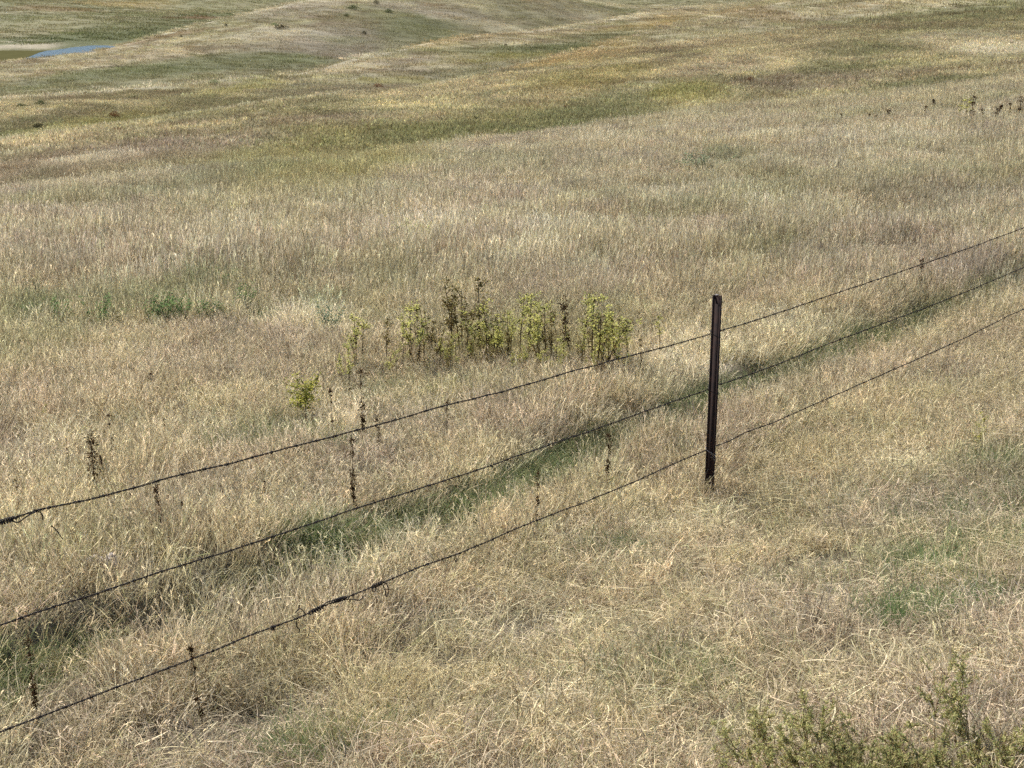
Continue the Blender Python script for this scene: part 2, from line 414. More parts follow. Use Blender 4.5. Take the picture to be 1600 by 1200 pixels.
def mul(a, b):
    m = N.new("ShaderNodeMath"); m.operation = 'MULTIPLY'; L.new(a, m.inputs[0]); L.new(b, m.inputs[1]); return m.outputs[0]
v = mul(mul(ramp(na.outputs[0], 0.3, 0.7, 0.62, 1.28), ramp(nb.outputs[0], 0.3, 0.7, 0.62, 1.25)), ramp(nc.outputs[0], 0.3, 0.7, 0.8, 1.15))
sc_ = N.new("ShaderNodeVectorMath"); sc_.operation = 'SCALE'
L.new(at.outputs["Color"], sc_.inputs[0]); L.new(v, sc_.inputs["Scale"])
L.new(sc_.outputs[0], bs.inputs["Base Color"])
bp = N.new("ShaderNodeBump"); bp.inputs["Strength"].default_value = 0.9; bp.inputs["Distance"].default_value = 0.35
L.new(na.outputs[0], bp.inputs["Height"]); 
bp2 = N.new("ShaderNodeBump"); bp2.inputs["Strength"].default_value = 0.9; bp2.inputs["Distance"].default_value = 0.09
L.new(nb.outputs[0], bp2.inputs["Height"]); L.new(bp.outputs[0], bp2.inputs["Normal"]); L.new(bp2.outputs[0], bs.inputs["Normal"])
L.new(bs.outputs[0], out.inputs[0])

# water
mw, nt, N, L = new_mat("pond_water")
out = N.new("ShaderNodeOutputMaterial"); bs = N.new("ShaderNodeBsdfPrincipled")
bs.inputs["Base Color"].default_value = (0.065, 0.095, 0.112, 1); bs.inputs["Roughness"].default_value = 0.3; bs.inputs['IOR'].default_value = 1.15; bs.inputs['Specular IOR Level'].default_value = 0.06
tc = N.new("ShaderNodeTexCoord"); n = N.new("ShaderNodeTexNoise"); n.inputs["Scale"].default_value = 0.9; n.inputs["Detail"].default_value = 4
L.new(tc.outputs["Object"], n.inputs["Vector"])
b = N.new("ShaderNodeBump"); b.inputs["Strength"].default_value = 0.6; b.inputs["Distance"].default_value = 0.25
L.new(n.outputs[0], b.inputs["Height"]); L.new(b.outputs[0], bs.inputs["Normal"]); L.new(bs.outputs[0], out.inputs[0])

def metal(name, ca, cb, scale, rough=0.75):
    m, nt, N, L = new_mat(name)
    out = N.new("ShaderNodeOutputMaterial"); bs = N.new("ShaderNodeBsdfPrincipled")
    tc = N.new("ShaderNodeTexCoord"); n = N.new("ShaderNodeTexNoise"); n.inputs["Scale"].default_value = scale; n.inputs["Detail"].default_value = 8
    n.inputs["Roughness"].default_value = 0.7
    L.new(tc.outputs["Object"], n.inputs["Vector"])
    r = N.new("ShaderNodeValToRGB"); r.color_ramp.elements[0].position = 0.35; r.color_ramp.elements[1].position = 0.68
    r.color_ramp.elements[0].color = (*ca, 1); r.color_ramp.elements[1].color = (*cb, 1)
    L.new(n.outputs[0], r.inputs[0]); L.new(r.outputs[0], bs.inputs["Base Color"])
    bs.inputs["Roughness"].default_value = rough; bs.inputs["Metallic"].default_value = 0.15
    b = N.new("ShaderNodeBump"); b.inputs["Strength"].default_value = 0.5; b.inputs["Distance"].default_value = 0.002
    L.new(n.outputs[0], b.inputs["Height"]); L.new(b.outputs[0], bs.inputs["Normal"])
    L.new(bs.outputs[0], out.inputs[0]); return m
MAT_POST = metal("rusty_post_steel", (0.010, 0.005, 0.005), (0.044, 0.018, 0.012), 22, 0.95)
MAT_WIRE = metal("rusty_wire", (0.014, 0.010, 0.008), (0.040, 0.024, 0.016), 60, 0.8)
MAT_CLIP = metal("weathered_wire_tie", (0.10, 0.08, 0.07), (0.34, 0.30, 0.27), 50, 0.6)
MAT_STONE = metal("pale_stone", (0.40, 0.33, 0.29), (0.62, 0.55, 0.50), 14, 0.9)

# ------------------------------------------------------------------ SETTING: the ground as one sheet
az = np.concatenate([np.linspace(-180, -32, 50, endpoint=False), np.linspace(-32, 32, 520, endpoint=False), np.linspace(32, 180, 50)])
rr = np.exp(np.linspace(math.log(0.6), math.log(6200), 1150))
A, R = np.meshgrid(np.radians(az), rr)
X, Y = R * np.sin(A), R * np.cos(A)
Z = G(X, Y)
Z = Z - smooth(np.degrees(np.abs(A)), 60, 120) * 0.0
nr, na_ = X.shape
ii = np.arange(nr - 1)[:, None]; jj = np.arange(na_ - 1)[None, :]
F = np.stack([ii * na_ + jj, ii * na_ + jj + 1, (ii + 1) * na_ + jj + 1, (ii + 1) * na_ + jj], -1).reshape(-1, 4)
COL = veg(X.ravel(), Y.ravel())
rf = R.ravel()
# under the near grass lies darker thatch and soil, farther off the colour is that of the whole cover, its shade included
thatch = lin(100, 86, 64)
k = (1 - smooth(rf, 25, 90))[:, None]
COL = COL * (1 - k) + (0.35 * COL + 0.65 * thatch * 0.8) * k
COL = COL * (1 - 0.28 * smooth(rf, 40, 120)[:, None])  # shade among the grass blades is put into the far ground colour
# sand bar and mud flat at the pond
yv, xv, zv = Y.ravel(), X.ravel(), Z.ravel()
tv = xv / np.maximum(yv, 1)
sand = smooth(zv - CAM_Z, POND_Z + 0.15, POND_Z + 0.5) * (1 - smooth(zv - CAM_Z, POND_Z + 0.95, POND_Z + 1.1)) * smooth(yv, 425, 438) * (1 - smooth(yv, 500, 520)) * (1 - smooth(tv, te(70, 72)[0], te(115, 72)[0]))
COL = COL + (lin(178, 165, 140) - COL) * (sand * 0.8)[:, None]
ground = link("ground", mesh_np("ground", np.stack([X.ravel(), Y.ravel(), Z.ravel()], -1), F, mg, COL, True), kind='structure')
ground['label'] = "rolling prairie hills covered in dry grass"

# pond
pond_c = [(-175, 350), (-120, 350), (-92, 372), (-86, 400), (-90, 450), (-110, 480), (-150, 490), (-230, 490), (-260, 420), (-230, 350)]
pv = [(x, y, POND_Z + CAM_Z) for x, y in [(-320, 340), (-60, 340), (-60, 520), (-320, 520)]]
pond = link("water", mesh_np("water", pv, [[0, 1, 2, 3]], mw), kind='structure')
pond['label'] = "small blue pond in the valley"
# olive shallows in the left part of the pond
ms, nt, N, L = new_mat("pond_weed")
out = N.new("ShaderNodeOutputMaterial"); bs = N.new("ShaderNodeBsdfPrincipled"); bs.inputs["Roughness"].default_value = 0.9; bs.inputs['Specular IOR Level'].default_value = 0.0
tc = N.new("ShaderNodeTexCoord"); n = N.new("ShaderNodeTexNoise"); n.inputs["Scale"].default_value = 0.3; n.inputs["Detail"].default_value = 6
r = N.new("ShaderNodeValToRGB"); r.color_ramp.elements[0].color = (*(lin(74, 70, 44)), 1); r.color_ramp.elements[1].color = (*(lin(94, 90, 58)), 1)
L.new(tc.outputs["Object"], n.inputs["Vector"]); L.new(n.outputs[0], r.inputs[0]); L.new(r.outputs[0], bs.inputs["Base Color"]); L.new(bs.outputs[0], out.inputs[0])
def on_pond(u, v):
    d = ray(u, v); kk = POND_Z / d[2]; return (d[0] * kk, d[1] * kk)
edge = [on_pond(*p) for p in [(-260, 110), (-20, 101), (20, 96), (36, 92), (50, 87), (62, 82), (78, 78), (64, 72), (0, 70), (-260, 70)]]
ev = [(x, y, POND_Z + CAM_Z + 0.03) for x, y in edge]
me = bpy.data.meshes.new("pond_weed"); me.from_pydata(ev, [], [list(range(len(ev)))]); me.materials.append(ms)
pw = link("pond_weed", me, kind='stuff', label="olive mat of water weed in the left shallows of the pond", cat="water weed")

# ------------------------------------------------------------------ GRASS
def blade_set(n, Rr, h0, h1, lean, curl, w, seed, heads=0.0, pal=None, litter=0, lit_h=0.10, seg=4, bias=None, blunt=1.6):
    g = np.random.default_rng(seed)
    b = Buf()
    def palette(m):
        P = np.array(pal if pal is not None else [[1.75, 1.70, 1.58], [1.10, 1.07, 1.0], [0.78, 0.76, 0.74], [0.45, 0.39, 0.34], [0.76, 0.81, 0.62]])
        wts = [0.26, 0.34, 0.18, 0.12, 0.10]
        c = P[g.choice(len(P), m, p=wts[:len(P)] / np.sum(wts[:len(P)]))]
        return c * g.uniform(0.82, 1.18, (m, 1))
    s = np.linspace(0, 1, seg + 1)[None, :]
    rad = Rr * np.sqrt(g.random(n)); th = g.random(n) * 6.283
    bx, by = rad * np.cos(th), rad * np.sin(th)
    h = g.uniform(h0, h1, n)[:, None]
    ph = (th if bias is None else bias) + g.normal(0, 1.0, n)
    ln = np.abs(g.normal(lean, lean * 0.5, n))[:, None]; cu = (curl * g.uniform(0.1, 1.8, n))[:, None]
    off = h * (ln * s + cu * s ** 2)
    ph2 = ph[:, None] + s * g.normal(0, 0.7, n)[:, None]
    x = bx[:, None] + off * np.cos(ph2); y = by[:, None] + off * np.sin(ph2)
    z = h * (s - 0.45 * np.minimum(cu, 1.6) * s ** 2.2) - 0.015
    wd = g.random(n) * 3.1416
    ww = (w * g.uniform(0.55, 1.3, n))[:, None] * np.maximum(1 - s ** blunt, 0.12) * 0.5
    dx, dy = np.cos(wd)[:, None] * ww, np.sin(wd)[:, None] * ww
    V = np.stack([np.stack([x - dx, y - dy, z], -1), np.stack([x + dx, y + dy, z], -1)], 2)   # n, seg+1, 2, 3
    k = 2 * (seg + 1)
    base = np.arange(n)[:, None] * k; q = np.arange(seg)[None, :] * 2
    Fq = np.stack([base + q, base + q + 1, base + q + 3, base + q + 2], -1).reshape(-1, 4)
    col = palette(n)
    b.add(V.reshape(-1, 3), Fq, np.repeat(col, k, 0))
    if heads > 0:
        idx = np.nonzero(g.random(n) < heads)[0]
        for i in idx:
            tip = np.array([x[i, -1], y[i, -1], z[i, -1]]); prev = np.array([x[i, -2], y[i, -2], z[i, -2]])
            ax = tip - prev; Ln = np.linalg.norm(ax); ax /= Ln
            m = 5
            c = col[i] * g.uniform(1.0, 1.3)
            for j in range(m):
                p = tip - ax * Ln * 0.9 * j / m
                d = ax + g.normal(0, 0.24, 3); d /= np.linalg.norm(d)
                sd = np.cross(d, g.normal(0, 1, 3)); sd /= np.linalg.norm(sd)
                ll = w * g.uniform(4.0, 8.0); wv = w * g.uniform(0.35, 0.65)
                b.add([p, p + d * ll * 0.5 + sd * wv, p + d * ll, p + d * ll * 0.5 - sd * wv], [[0, 1, 2, 3]], c)
    if litter:
        m = litter
        cx, cy = g.normal(0, Rr * 0.6, m), g.normal(0, Rr * 0.6, m)
        ang = g.random(m) * 6.283 if bias is None else g.normal(bias, 0.75, m); Ln = g.uniform(0.05, 0.17, m); hz = g.uniform(0.01, lit_h, m); tilt = g.normal(0, 0.28, m)
        bow = g.normal(0, 0.25, m)
        ss = np.linspace(-0.5, 0.5, seg + 1)[None, :]
        dxl, dyl = np.cos(ang)[:, None], np.sin(ang)[:, None]
        Lx = Ln[:, None] * ss; Bw = (bow * Ln)[:, None] * (ss ** 2 * 4)
        xx = cx[:, None] + dxl * Lx - dyl * Bw; yy = cy[:, None] + dyl * Lx + dxl * Bw
        zz = np.maximum(hz[:, None] + tilt[:, None] * Lx + 0.02 * (1 - 4 * ss ** 2), 0.002)
        wl = (w * 0.5 * g.uniform(0.5, 1.2, m))[:, None]
        wa = g.random(m)[:, None] * 3.14
        ox, oy, oz = -dyl * wl * np.cos(wa), dxl * wl * np.cos(wa), wl * np.sin(wa)
        V = np.stack([np.stack([xx - ox, yy - oy, zz - oz], -1), np.stack([xx + ox, yy + oy, zz + oz], -1)], 2)
        base = np.arange(m)[:, None] * k
        Fq = np.stack([base + q, base + q + 1, base + q + 3, base + q + 2], -1).reshape(-1, 4)
        b.add(V.reshape(-1, 3), Fq, np.repeat(palette(m), k, 0))
    return b

def tuft_collection(name, specs):
    col = bpy.data.collections.new(name)
    for i, sp in enumerate(specs):
        b = blade_set(**sp)
        o = bpy.data.objects.new("grass_tuft", b.mesh("grass_tuft", MAT_GRASS))
        o.name = "%s_tuft_%02d" % (name, i)
        col.objects.link(o)
    return col

def scatter_tree(col):
    ng = bpy.data.node_groups.new("scatter_" + col.name, 'GeometryNodeTree')
    ng.interface.new_socket("Geometry", in_out='INPUT', socket_type='NodeSocketGeometry')
    ng.interface.new_socket("Geometry", in_out='OUTPUT', socket_type='NodeSocketGeometry')
    n = ng.nodes; l = ng.links
    gi, go = n.new("NodeGroupInput"), n.new("NodeGroupOutput")
    ci = n.new("GeometryNodeCollectionInfo"); ci.inputs[0].default_value = col
    ci.inputs["Separate Children"].default_value = True; ci.inputs["Reset Children"].default_value = True
    ip = n.new("GeometryNodeInstanceOnPoints"); ip.inputs["Pick Instance"].default_value = True
    def attr(nm, ty):
        a = n.new("GeometryNodeInputNamedAttribute"); a.data_type = ty; a.inputs["Name"].default_value = nm
        return [o for o in a.outputs if o.enabled][0]
    l.new(gi.outputs[0], ip.inputs["Points"]); l.new(ci.outputs[0], ip.inputs["Instance"])
    l.new(attr("pick", 'INT'), ip.inputs["Instance Index"])
    e = n.new("FunctionNodeEulerToRotation"); l.new(attr("turn", 'FLOAT_VECTOR'), e.inputs[0])
    l.new(e.outputs[0], ip.inputs["Rotation"]); l.new(attr("size", 'FLOAT_VECTOR'), ip.inputs["Scale"])
    l.new(ip.outputs[0], go.inputs[0])
    return ng

def scatter(name, label, cat, col, nvar, x, y, size, tint, lean_dir=None, lean_amt=0.0, sink=0.0, aligned=False):
    n = len(x)
    z = G(x, y) - sink
    me = bpy.data.meshes.new(name)
    me.vertices.add(n); me.vertices.foreach_set("co", np.stack([x, y, z], -1).astype(np.float32).ravel())
    g = np.random.default_rng(n)
    a = me.attributes.new("pick", 'INT', 'POINT'); a.data.foreach_set("value", g.integers(0, nvar, n).astype(np.int32))
    # turn about z first, then tip over: euler XYZ of Rz(tipdir) Ry(tip) Rz(spin)
    spin = g.normal(0, 0.45, n) if aligned else g.random(n) * 6.2832
    rot = np.zeros((n, 3), np.float32)
    tipd = (lean_dir if lean_dir is not None else 0) + g.normal(0, 0.5, n) if lean_dir is not None else g.random(n) * 6.2832
    tip = np.abs(g.normal(lean_amt, 0.08 + 0.3 * lean_amt, n))
    c1, s1, c2, s2, c3, s3 = np.cos(tipd), np.sin(tipd), np.cos(tip), np.sin(tip), np.cos(spin - tipd), np.sin(spin - tipd)
    # matrix M = Rz(tipd) Ry(tip) Rz(spin - tipd)
    m20 = -s2 * c3; m21 = s2 * s3; m22 = c2
    m00 = c1 * c2 * c3 - s1 * s3; m10 = s1 * c2 * c3 + c1 * s3
    rot[:, 0] = np.arctan2(m21, m22); rot[:, 1] = np.arcsin(np.clip(-m20, -1, 1)); rot[:, 2] = np.arctan2(m10, m00)
    a = me.attributes.new("turn", 'FLOAT_VECTOR', 'POINT'); a.data.foreach_set("vector", rot.ravel())
    a = me.attributes.new("size", 'FLOAT_VECTOR', 'POINT'); a.data.foreach_set("vector", size.astype(np.float32).ravel())
    a = me.attributes.new("tint", 'FLOAT_COLOR', 'POINT')
    cc = np.ones((n, 4), np.float32); cc[:, :3] = tint; a.data.foreach_set("color", cc.ravel())
    o = link(name, me, kind='stuff', label=label, cat=cat)
    md = o.modifiers.new("scatter", 'NODES'); md.node_group = scatter_tree(col)
    return o

def points(y0, y1, rho, g, half=0.47, extra=1.6):
    ymax_area = (half * (y1 ** 2 - y0 ** 2) + 2 * extra * (y1 - y0))
    n = int(ymax_area * rho)
    # density of y proportional to width at y
    yy = np.linspace(y0, y1, 400); cdf = np.cumsum(2 * half * yy + 2 * extra); cdf = (cdf - cdf[0]) / (cdf[-1] - cdf[0])
    y = np.interp(g.random(n), cdf, yy)
    x = (g.random(n) * 2 - 1) * (half * y + extra)
    return x, y

def tinted(x, y, g, var=0.22):
    c = veg(x, y)
    return c * (1 + g.normal(0, var, (len(x), 1)).clip(-0.45, 0.45)) * (1 + g.normal(0, 0.03, (len(x), 3)))

g = np.random.default_rng(3)
# tangled low grass of the bank
soft_pal = [[1.45, 1.42, 1.34], [1.06, 1.04, 1.0], [0.84, 0.82, 0.80], [0.60, 0.53, 0.46], [0.80, 0.84, 0.66]]
mat_specs = [dict(n=34, Rr=0.11, h0=0.07, h1=0.21, lean=0.55, curl=0.35, w=0.0036, seed=50 + i, heads=0.10, litter=12, lit_h=0.11, bias=0.75, blunt=3.0) for i in range(8)]
upr_specs = [dict(n=38, Rr=0.12, h0=0.09, h1=0.27, lean=0.22, curl=0.15, w=0.0037, seed=80 + i, heads=0.40, litter=3, lit_h=0.12, blunt=2.2) for i in range(8)]
mid_specs = [dict(n=50, Rr=0.20, h0=0.12, h1=0.34, lean=0.13, curl=0.08, w=0.0066, pal=soft_pal, seed=110 + i, heads=0.35, litter=6, lit_h=0.14, seg=3) for i in range(6)]
far_specs = [dict(n=90, Rr=0.62, h0=0.05, h1=0.17, lean=0.2, curl=0.1, w=0.020, pal=soft_pal, seed=140 + i, heads=0.15, seg=2) for i in range(5)]
dst_specs = [dict(n=90, Rr=1.7, h0=0.07, h1=0.22, lean=0.25, curl=0.1, w=0.06, pal=soft_pal, seed=160 + i, heads=0.0, seg=2) for i in range(5)]
c_mat = tuft_collection("tangled_grass", mat_specs); c_upr = tuft_collection("upright_grass", upr_specs)
c_mid = tuft_collection("field_grass", mid_specs); c_far = tuft_collection("slope_grass", far_specs); c_dst = tuft_collection("hill_grass", dst_specs)

def hgt(x, y):      # how tall the grass stands
    return 1.0 + 0.55 * fbm(x * 0.9, y * 0.9, 201, 3) + 0.2 * fbm(x * 0.2, y * 0.2, 211, 2)

x, y = points(2.0, 17.0, 165, g)
fd = furrow_d(x, y)
bank = smooth(fence_s(x, y), -1.3, 0.9)                   # 1 = tangled grass of the road bank, 0 = upright field grass
worn = np.exp(-((fd - 0.22) / 0.16) ** 2)
keep = g.random(len(x)) > np.clip(0.75 * worn * (1 - smooth(y, 14, 17)) + 0.8 * smooth(fbm(x * 2.4, y * 2.4, 91, 3), 0.12, 0.5), 0, 0.85)
ismat = g.random(len(x)) < np.clip(0.12 + 0.72 * bank + 0.25 * fbm(x * 1.1, y * 1.1, 77, 2), 0.05, 0.92)
thin = g.random(len(x)) < (1 - smooth(y, 13.0, 17.0))
for sel, col, nv, nm, lb, ld, la in (
    (ismat, c_mat, 8, "tangled_grass", "tangled mat of low dry grass covering the bank on both sides of the fence", 0.9, 0.22),
    (~ismat, c_upr, 8, "dry_grass", "upright straw coloured grass with seed heads around the fence", 0.3, 0.10)):
    m = sel & keep & thin
    xs, ys = x[m], y[m]
    h = hgt(xs, ys) * (1 - 0.25 * bank[m]) * np.where(fd[m] < 0, 1.0, 1) * (1 - 0.38 * np.exp(-((fd[m] - 0.05) / 0.22) ** 2)) * g.uniform(0.75, 1.25, len(xs))
    w = g.uniform(0.85, 1.2, len(xs))
    scatter(nm, lb, "grass", col, nv, xs, ys, np.stack([w, w, h], -1), tinted(xs, ys, g), ld, la, 0.0, nm == 'tangled_grass')

# green grass hanging over the furrow and in the damp spots
grn_pal = [[1.0, 1.05, 0.95], [0.8, 0.95, 0.75], [1.3, 1.25, 1.1], [0.6, 0.75, 0.5], [0.9, 1.0, 0.8]]
c_grn = tuft_collection("green_grass", [dict(n=46, Rr=0.10, h0=0.07, h1=0.20, lean=0.35, curl=0.6, w=0.0042, seed=300 + i, pal=grn_pal) for i in range(6)])
q = g.uniform(FUR_Q[0] - 0.3, 16.0, 1550); dd = g.normal(0.03, 0.065, len(q))
clump = vnoise(q * 1.1, 0 * q, 171) + 0.6 * vnoise(q * 3.1, 0 * q, 172)
m = clump + 0.5 * (q > -0.5) > g.uniform(-0.9, 0.35, len(q)); q, dd = q[m], dd[m]
s_ = np.interp(q, FUR_Q, FUR_S) + dd + 0.07 * vnoise(q * 1.7, 0 * q, 5)
xs = POST[0] + FDIR[0] * q + FNOR[0] * s_; ys = POST[1] + FDIR[1] * q + FNOR[1] * s_
tg = np.array(lin(146, 148, 110)) * g.uniform(0.7, 1.25, (len(xs), 1))
xs_l, ys_l, tg_l, sz_l = [xs], [ys], [tg], [g.uniform(0.7, 1.2, len(xs))]
for u, v, n_, rad in [(70, 495, 90, .9), (190, 492, 60, .7), (265, 488, 110, .7), (330, 480, 60, .6), (318, 445, 50, .6), (378, 462, 40, .4), (515, 508, 70, .22), (440, 700, 120, .35), (1540, 770, 80, .5), (1590, 800, 50, .4), (1420, 900, 30, .4), (1030, 1070, 20, .3), (500, 870, 26, .2), (1150, 690, 14, .3), (1580, 860, 30, .4), (960, 870, 25, .12), (520, 1180, 40, .15), (690, 630, 90, .5), (1210, 400, 60, .8), (1580, 730, 40, .2), (1470, 960, 40, .2)]:
    p = cast(u, v)
    aa = g.random(n_) * 6.283; r_ = rad * np.sqrt(g.random(n_))
    xs_l.append(p[0] + r_ * np.cos(aa) * 1.6); ys_l.append(p[1] + r_ * np.sin(aa))
    tg_l.append(np.array(lin(134, 146, 104)) * g.uniform(0.7, 1.2, (n_, 1))); sz_l.append(g.uniform(0.6, 1.0, n_))
xs, ys, tg, sz = np.concatenate(xs_l), np.concatenate(ys_l), np.concatenate(tg_l), np.concatenate(sz_l)
scatter("green_grass", "green grass along the shaded furrow and in damp spots", "grass", c_grn, 6, xs, ys, np.stack([sz, sz, sz], -1), tg, -0.7, 0.22)

# long pale stalks leaning out of the mat
str_pal = [[1.2, 1.16, 1.05], [1.45, 1.4, 1.28], [0.9, 0.86, 0.8], [0.6, 0.54, 0.46], [1.0, 1.02, 0.8]]
c_str = tuft_collection("long_straw", [dict(n=10, Rr=0.08, h0=0.24, h1=0.50, lean=0.22, curl=0.3, w=0.0042, seed=330 + i, heads=0.8, pal=str_pal) for i in range(6)])
xl, yl, sl2 = [], [], []
for u, v, n_, rad, s0 in [(560, 1150, 22, .28, .75), (620, 1090, 12, .22, .7), (500, 1190, 10, .18, .7), (650, 1180, 10, .25, .7), (1560, 900, 10, .3, .6), (1590, 1000, 8, .3, .6), (1330, 720, 30, .5, .7), (1450, 640, 40, .6, .7), (1240, 740, 24, .4, .7), (1590, 620, 30, .5, .8), (1420, 560, 30, .6, .8), (1000, 1010, 10, .3, .6), (420, 640, 20, .5, .8), (40, 1020, 8, .2, .7), (280, 900, 14, .35, .7), (980, 830, 14, .4, .6), (1120, 980, 12, .35, .6), (690, 330, 30, 2.0, .9), (662, 386, 70, .55, .95), (850, 392, 50, .6, .85), (500, 530, 26, .4, .75), (1300, 300, 60, 3.0, .9), (1470, 235, 60, 4, .9), (640, 590, 14, .5, .62), (700, 592, 22, .6, .62), (780, 594, 26, .8, .62), (860, 592, 26, .8, .62), (930, 590, 20, .5, .62), (975, 580, 12, .4, .6)]:
    p = cast(u, v); aa = g.random(n_) * 6.283; r_ = rad * np.sqrt(g.random(n_))
    xl.append(p[0] + r_ * np.cos(aa)); yl.append(p[1] + r_ * np.sin(aa)); sl2.append(g.uniform(0.75, 1.1, n_) * s0)
for k in range(26):
    xl.append(np.array([POST[0] + g.normal(0, .07)])); yl.append(np.array([POST[1] - .05 + g.normal(0, .07)])); sl2.append(np.array([g.uniform(.28, .5)]))
xa, ya = points(2.5, 26, 0.9, g)
xl.append(xa); yl.append(ya); sl2.append(g.uniform(0.5, 0.85, len(xa)))
xs, ys, sz = np.concatenate(xl), np.concatenate(yl), np.concatenate(sl2)
scatter("straw_stalks", "long pale straw stalks leaning out of the shorter grass", "grass", c_str, 6, xs, ys, np.stack([sz, sz, sz], -1), lin(196, 184, 146) * g.uniform(0.8, 1.15, (len(xs), 1)), 0.5, 0.28)

x, y = points(12.5, 50.0, 62, g)
m = (g.random(len(x)) < smooth(y, 12.5, 17)) & (g.random(len(x)) > smooth(y, 42, 50) * 0.8)
x, y = x[m], y[m]
h = hgt(x, y) * g.uniform(0.7, 1.3, len(x)); w = g.uniform(0.8, 1.2, len(x)) * np.interp(y, [12, 50], [0.95, 1.35])
scatter("field_grass", "standing dry grass of the field behind the fence", "grass", c_mid, 6, x, y, np.stack([w, w, h], -1), tinted(x, y, g, .22) * 0.93, 0.3, 0.05)

x, y = points(42.0, 135.0, 4.6, g, 0.46, 3)
w = g.uniform(0.7, 1.25, len(x)); h = g.uniform(0.6, 1.3, len(x)) * (1 + 0.4 * fbm(x * .12, y * .12, 222, 3))
scatter("slope_grass", "grass on the slopes beyond the green swale", "grass", c_far, 5, x, y, np.stack([w, w, h], -1), tinted(x, y, g, .16) * 0.91, 0.3, 0.04)
x, y = points(125.0, 420.0, 0.42, g, 0.45, 3)
m = ~((base_z(x, y) < POND_Z + 0.4)); x, y = x[m], y[m]
w = g.uniform(0.6, 1.3, len(x)); h = g.uniform(0.6, 1.6, len(x))
scatter("hill_grass", "grass on the far hillsides above the pond", "grass", c_dst, 5, x, y, np.stack([w, w, h], -1), tinted(x, y, g, .16) * 0.91, 0.3, 0.04)

c_vfar = tuft_collection("valley_grass", [dict(n=80, Rr=4.5, h0=0.2, h1=0.7, lean=0.3, curl=0.2, w=0.22, pal=soft_pal, seed=180 + i, heads=0.0, seg=2) for i in range(4)])
x, y = points(430.0, 1050.0, 0.035, g, 0.43, 3)
m = ~((base_z(x, y) < POND_Z + 0.9)); x, y = x[m], y[m]
w = g.uniform(0.5, 1.3, len(x)); h = g.uniform(0.4, 1.4, len(x))
scatter("valley_grass", "grass on the green hills behind the pond", "grass", c_vfar, 4, x, y, np.stack([w * 1.5, w * 0.8, h], -1), tinted(x, y, g, .14) * 0.84, 0.3, 0.03)

# ------------------------------------------------------------------ FENCE
SEG_L = np.array([0.620, 0.785]); SEG_R = np.array([0.665, 0.747])
SEG_L /= np.linalg.norm(SEG_L); SEG_R /= np.linalg.norm(SEG_R)
def on_fence(u, v, off=0.0):
    """point on the upright plane of the fence, left or right of the post"""
    d = ray(u, v)
    dirv = SEG_L if u < 1112 else SEG_R
    nrm = np.array([dirv[1], -dirv[0]])
    k = float(np.dot(nrm, POST) - off) / float(nrm[0] * d[0] + nrm[1] * d[1])
    return np.array([d[0] * k, d[1] * k, d[2] * k + CAM_Z])

fence = bpy.data.objects.new("wire_fence", None); scene.collection.objects.link(fence)
base_zp = float(G(POST[0], POST[1]))
fence.location = (POST[0], POST[1], base_zp)
fence['label'] = "three strand barbed wire fence with one rusty steel post running across the slope"
fence['category'] = "fence"
FL = np.array([POST[0], POST[1], base_zp])

# the post: studded T section, flange away from the camera, web towards it
top_pt = ray(1119, 461); kk = POST[1] / top_pt[1]
post_h = top_pt[2] * kk + CAM_Z - base_zp
def box(buf, c, hx, hy, z0, z1, u_, v_, taper=0):
    u_, v_ = np.array([*u_, 0.0]), np.array([*v_, 0.0]); c = np.array(c, float)
    V = []
    for z in (z0, z1):
        for a, b_ in ((-1, -1), (1, -1), (1, 1), (-1, 1)):
            V.append(c + u_ * hx * a + v_ * hy * b_ + np.array([0, 0, z]))
    buf.add(V, [[3, 2, 1, 0], [4, 5, 6, 7], [0, 1, 5, 4], [1, 2, 6, 5], [2, 3, 7, 6], [3, 0, 4, 7]], [1, 1, 1])
b = Buf()
nb = post_h + 0.3
# flange (thin plate), web with thick bulb, built as narrow boxes set into each other by a few mm
ox, oy = -0.0 * FNOR[0], -0.0 * FNOR[1]
fl_c = np.array([-FNOR[0] * 0.012, -FNOR[1] * 0.012, 0])
box(b, fl_c, 0.0235, 0.0034, -0.3, post_h, FDIR, FNOR)
box(b, np.array([FNOR[0] * 0.0115, FNOR[1] * 0.0115, 0]), 0.0034, 0.0205, -0.3, post_h - 0.001, FDIR, FNOR)
box(b, np.array([FNOR[0] * 0.032, FNOR[1] * 0.032, 0]), 0.0060, 0.0042, -0.3, post_h + 0.001, FDIR, FNOR)
post_me = b.mesh("fence_post", MAT_POST)
post = link("post", post_me, fence)
post['label'] = "dark rusty steel post with studs down one edge"
# lean of the post: its top stands slightly to the right
stud_b = Buf(); box(stud_b, np.array([0, 0, 0]), 0.006, 0.0055, -0.006, 0.006, FDIR, FNOR); stud_me = stud_b.mesh("stud", MAT_POST)
zz = 0.10
while zz < post_h - 0.03:
    so = link("stud", stud_me, post, (-FNOR[0] * 0.020, -FNOR[1] * 0.020, zz))
    zz += 0.052
capb = Buf(); box(capb, np.array([FNOR[0]*0.004, FNOR[1]*0.004, post_h]), 0.012, 0.010, 0.0015, 0.003, FDIR, FNOR)
mpost = bpy.data.materials.get("rusty_post_steel")
lnk = link("post_top", capb.mesh("post_top", MAT_CLIP), post)
me = lnk.data
for vtx in me.vertices: vtx.co.x += 0; 
lnk.scale = (1, 1, 1)

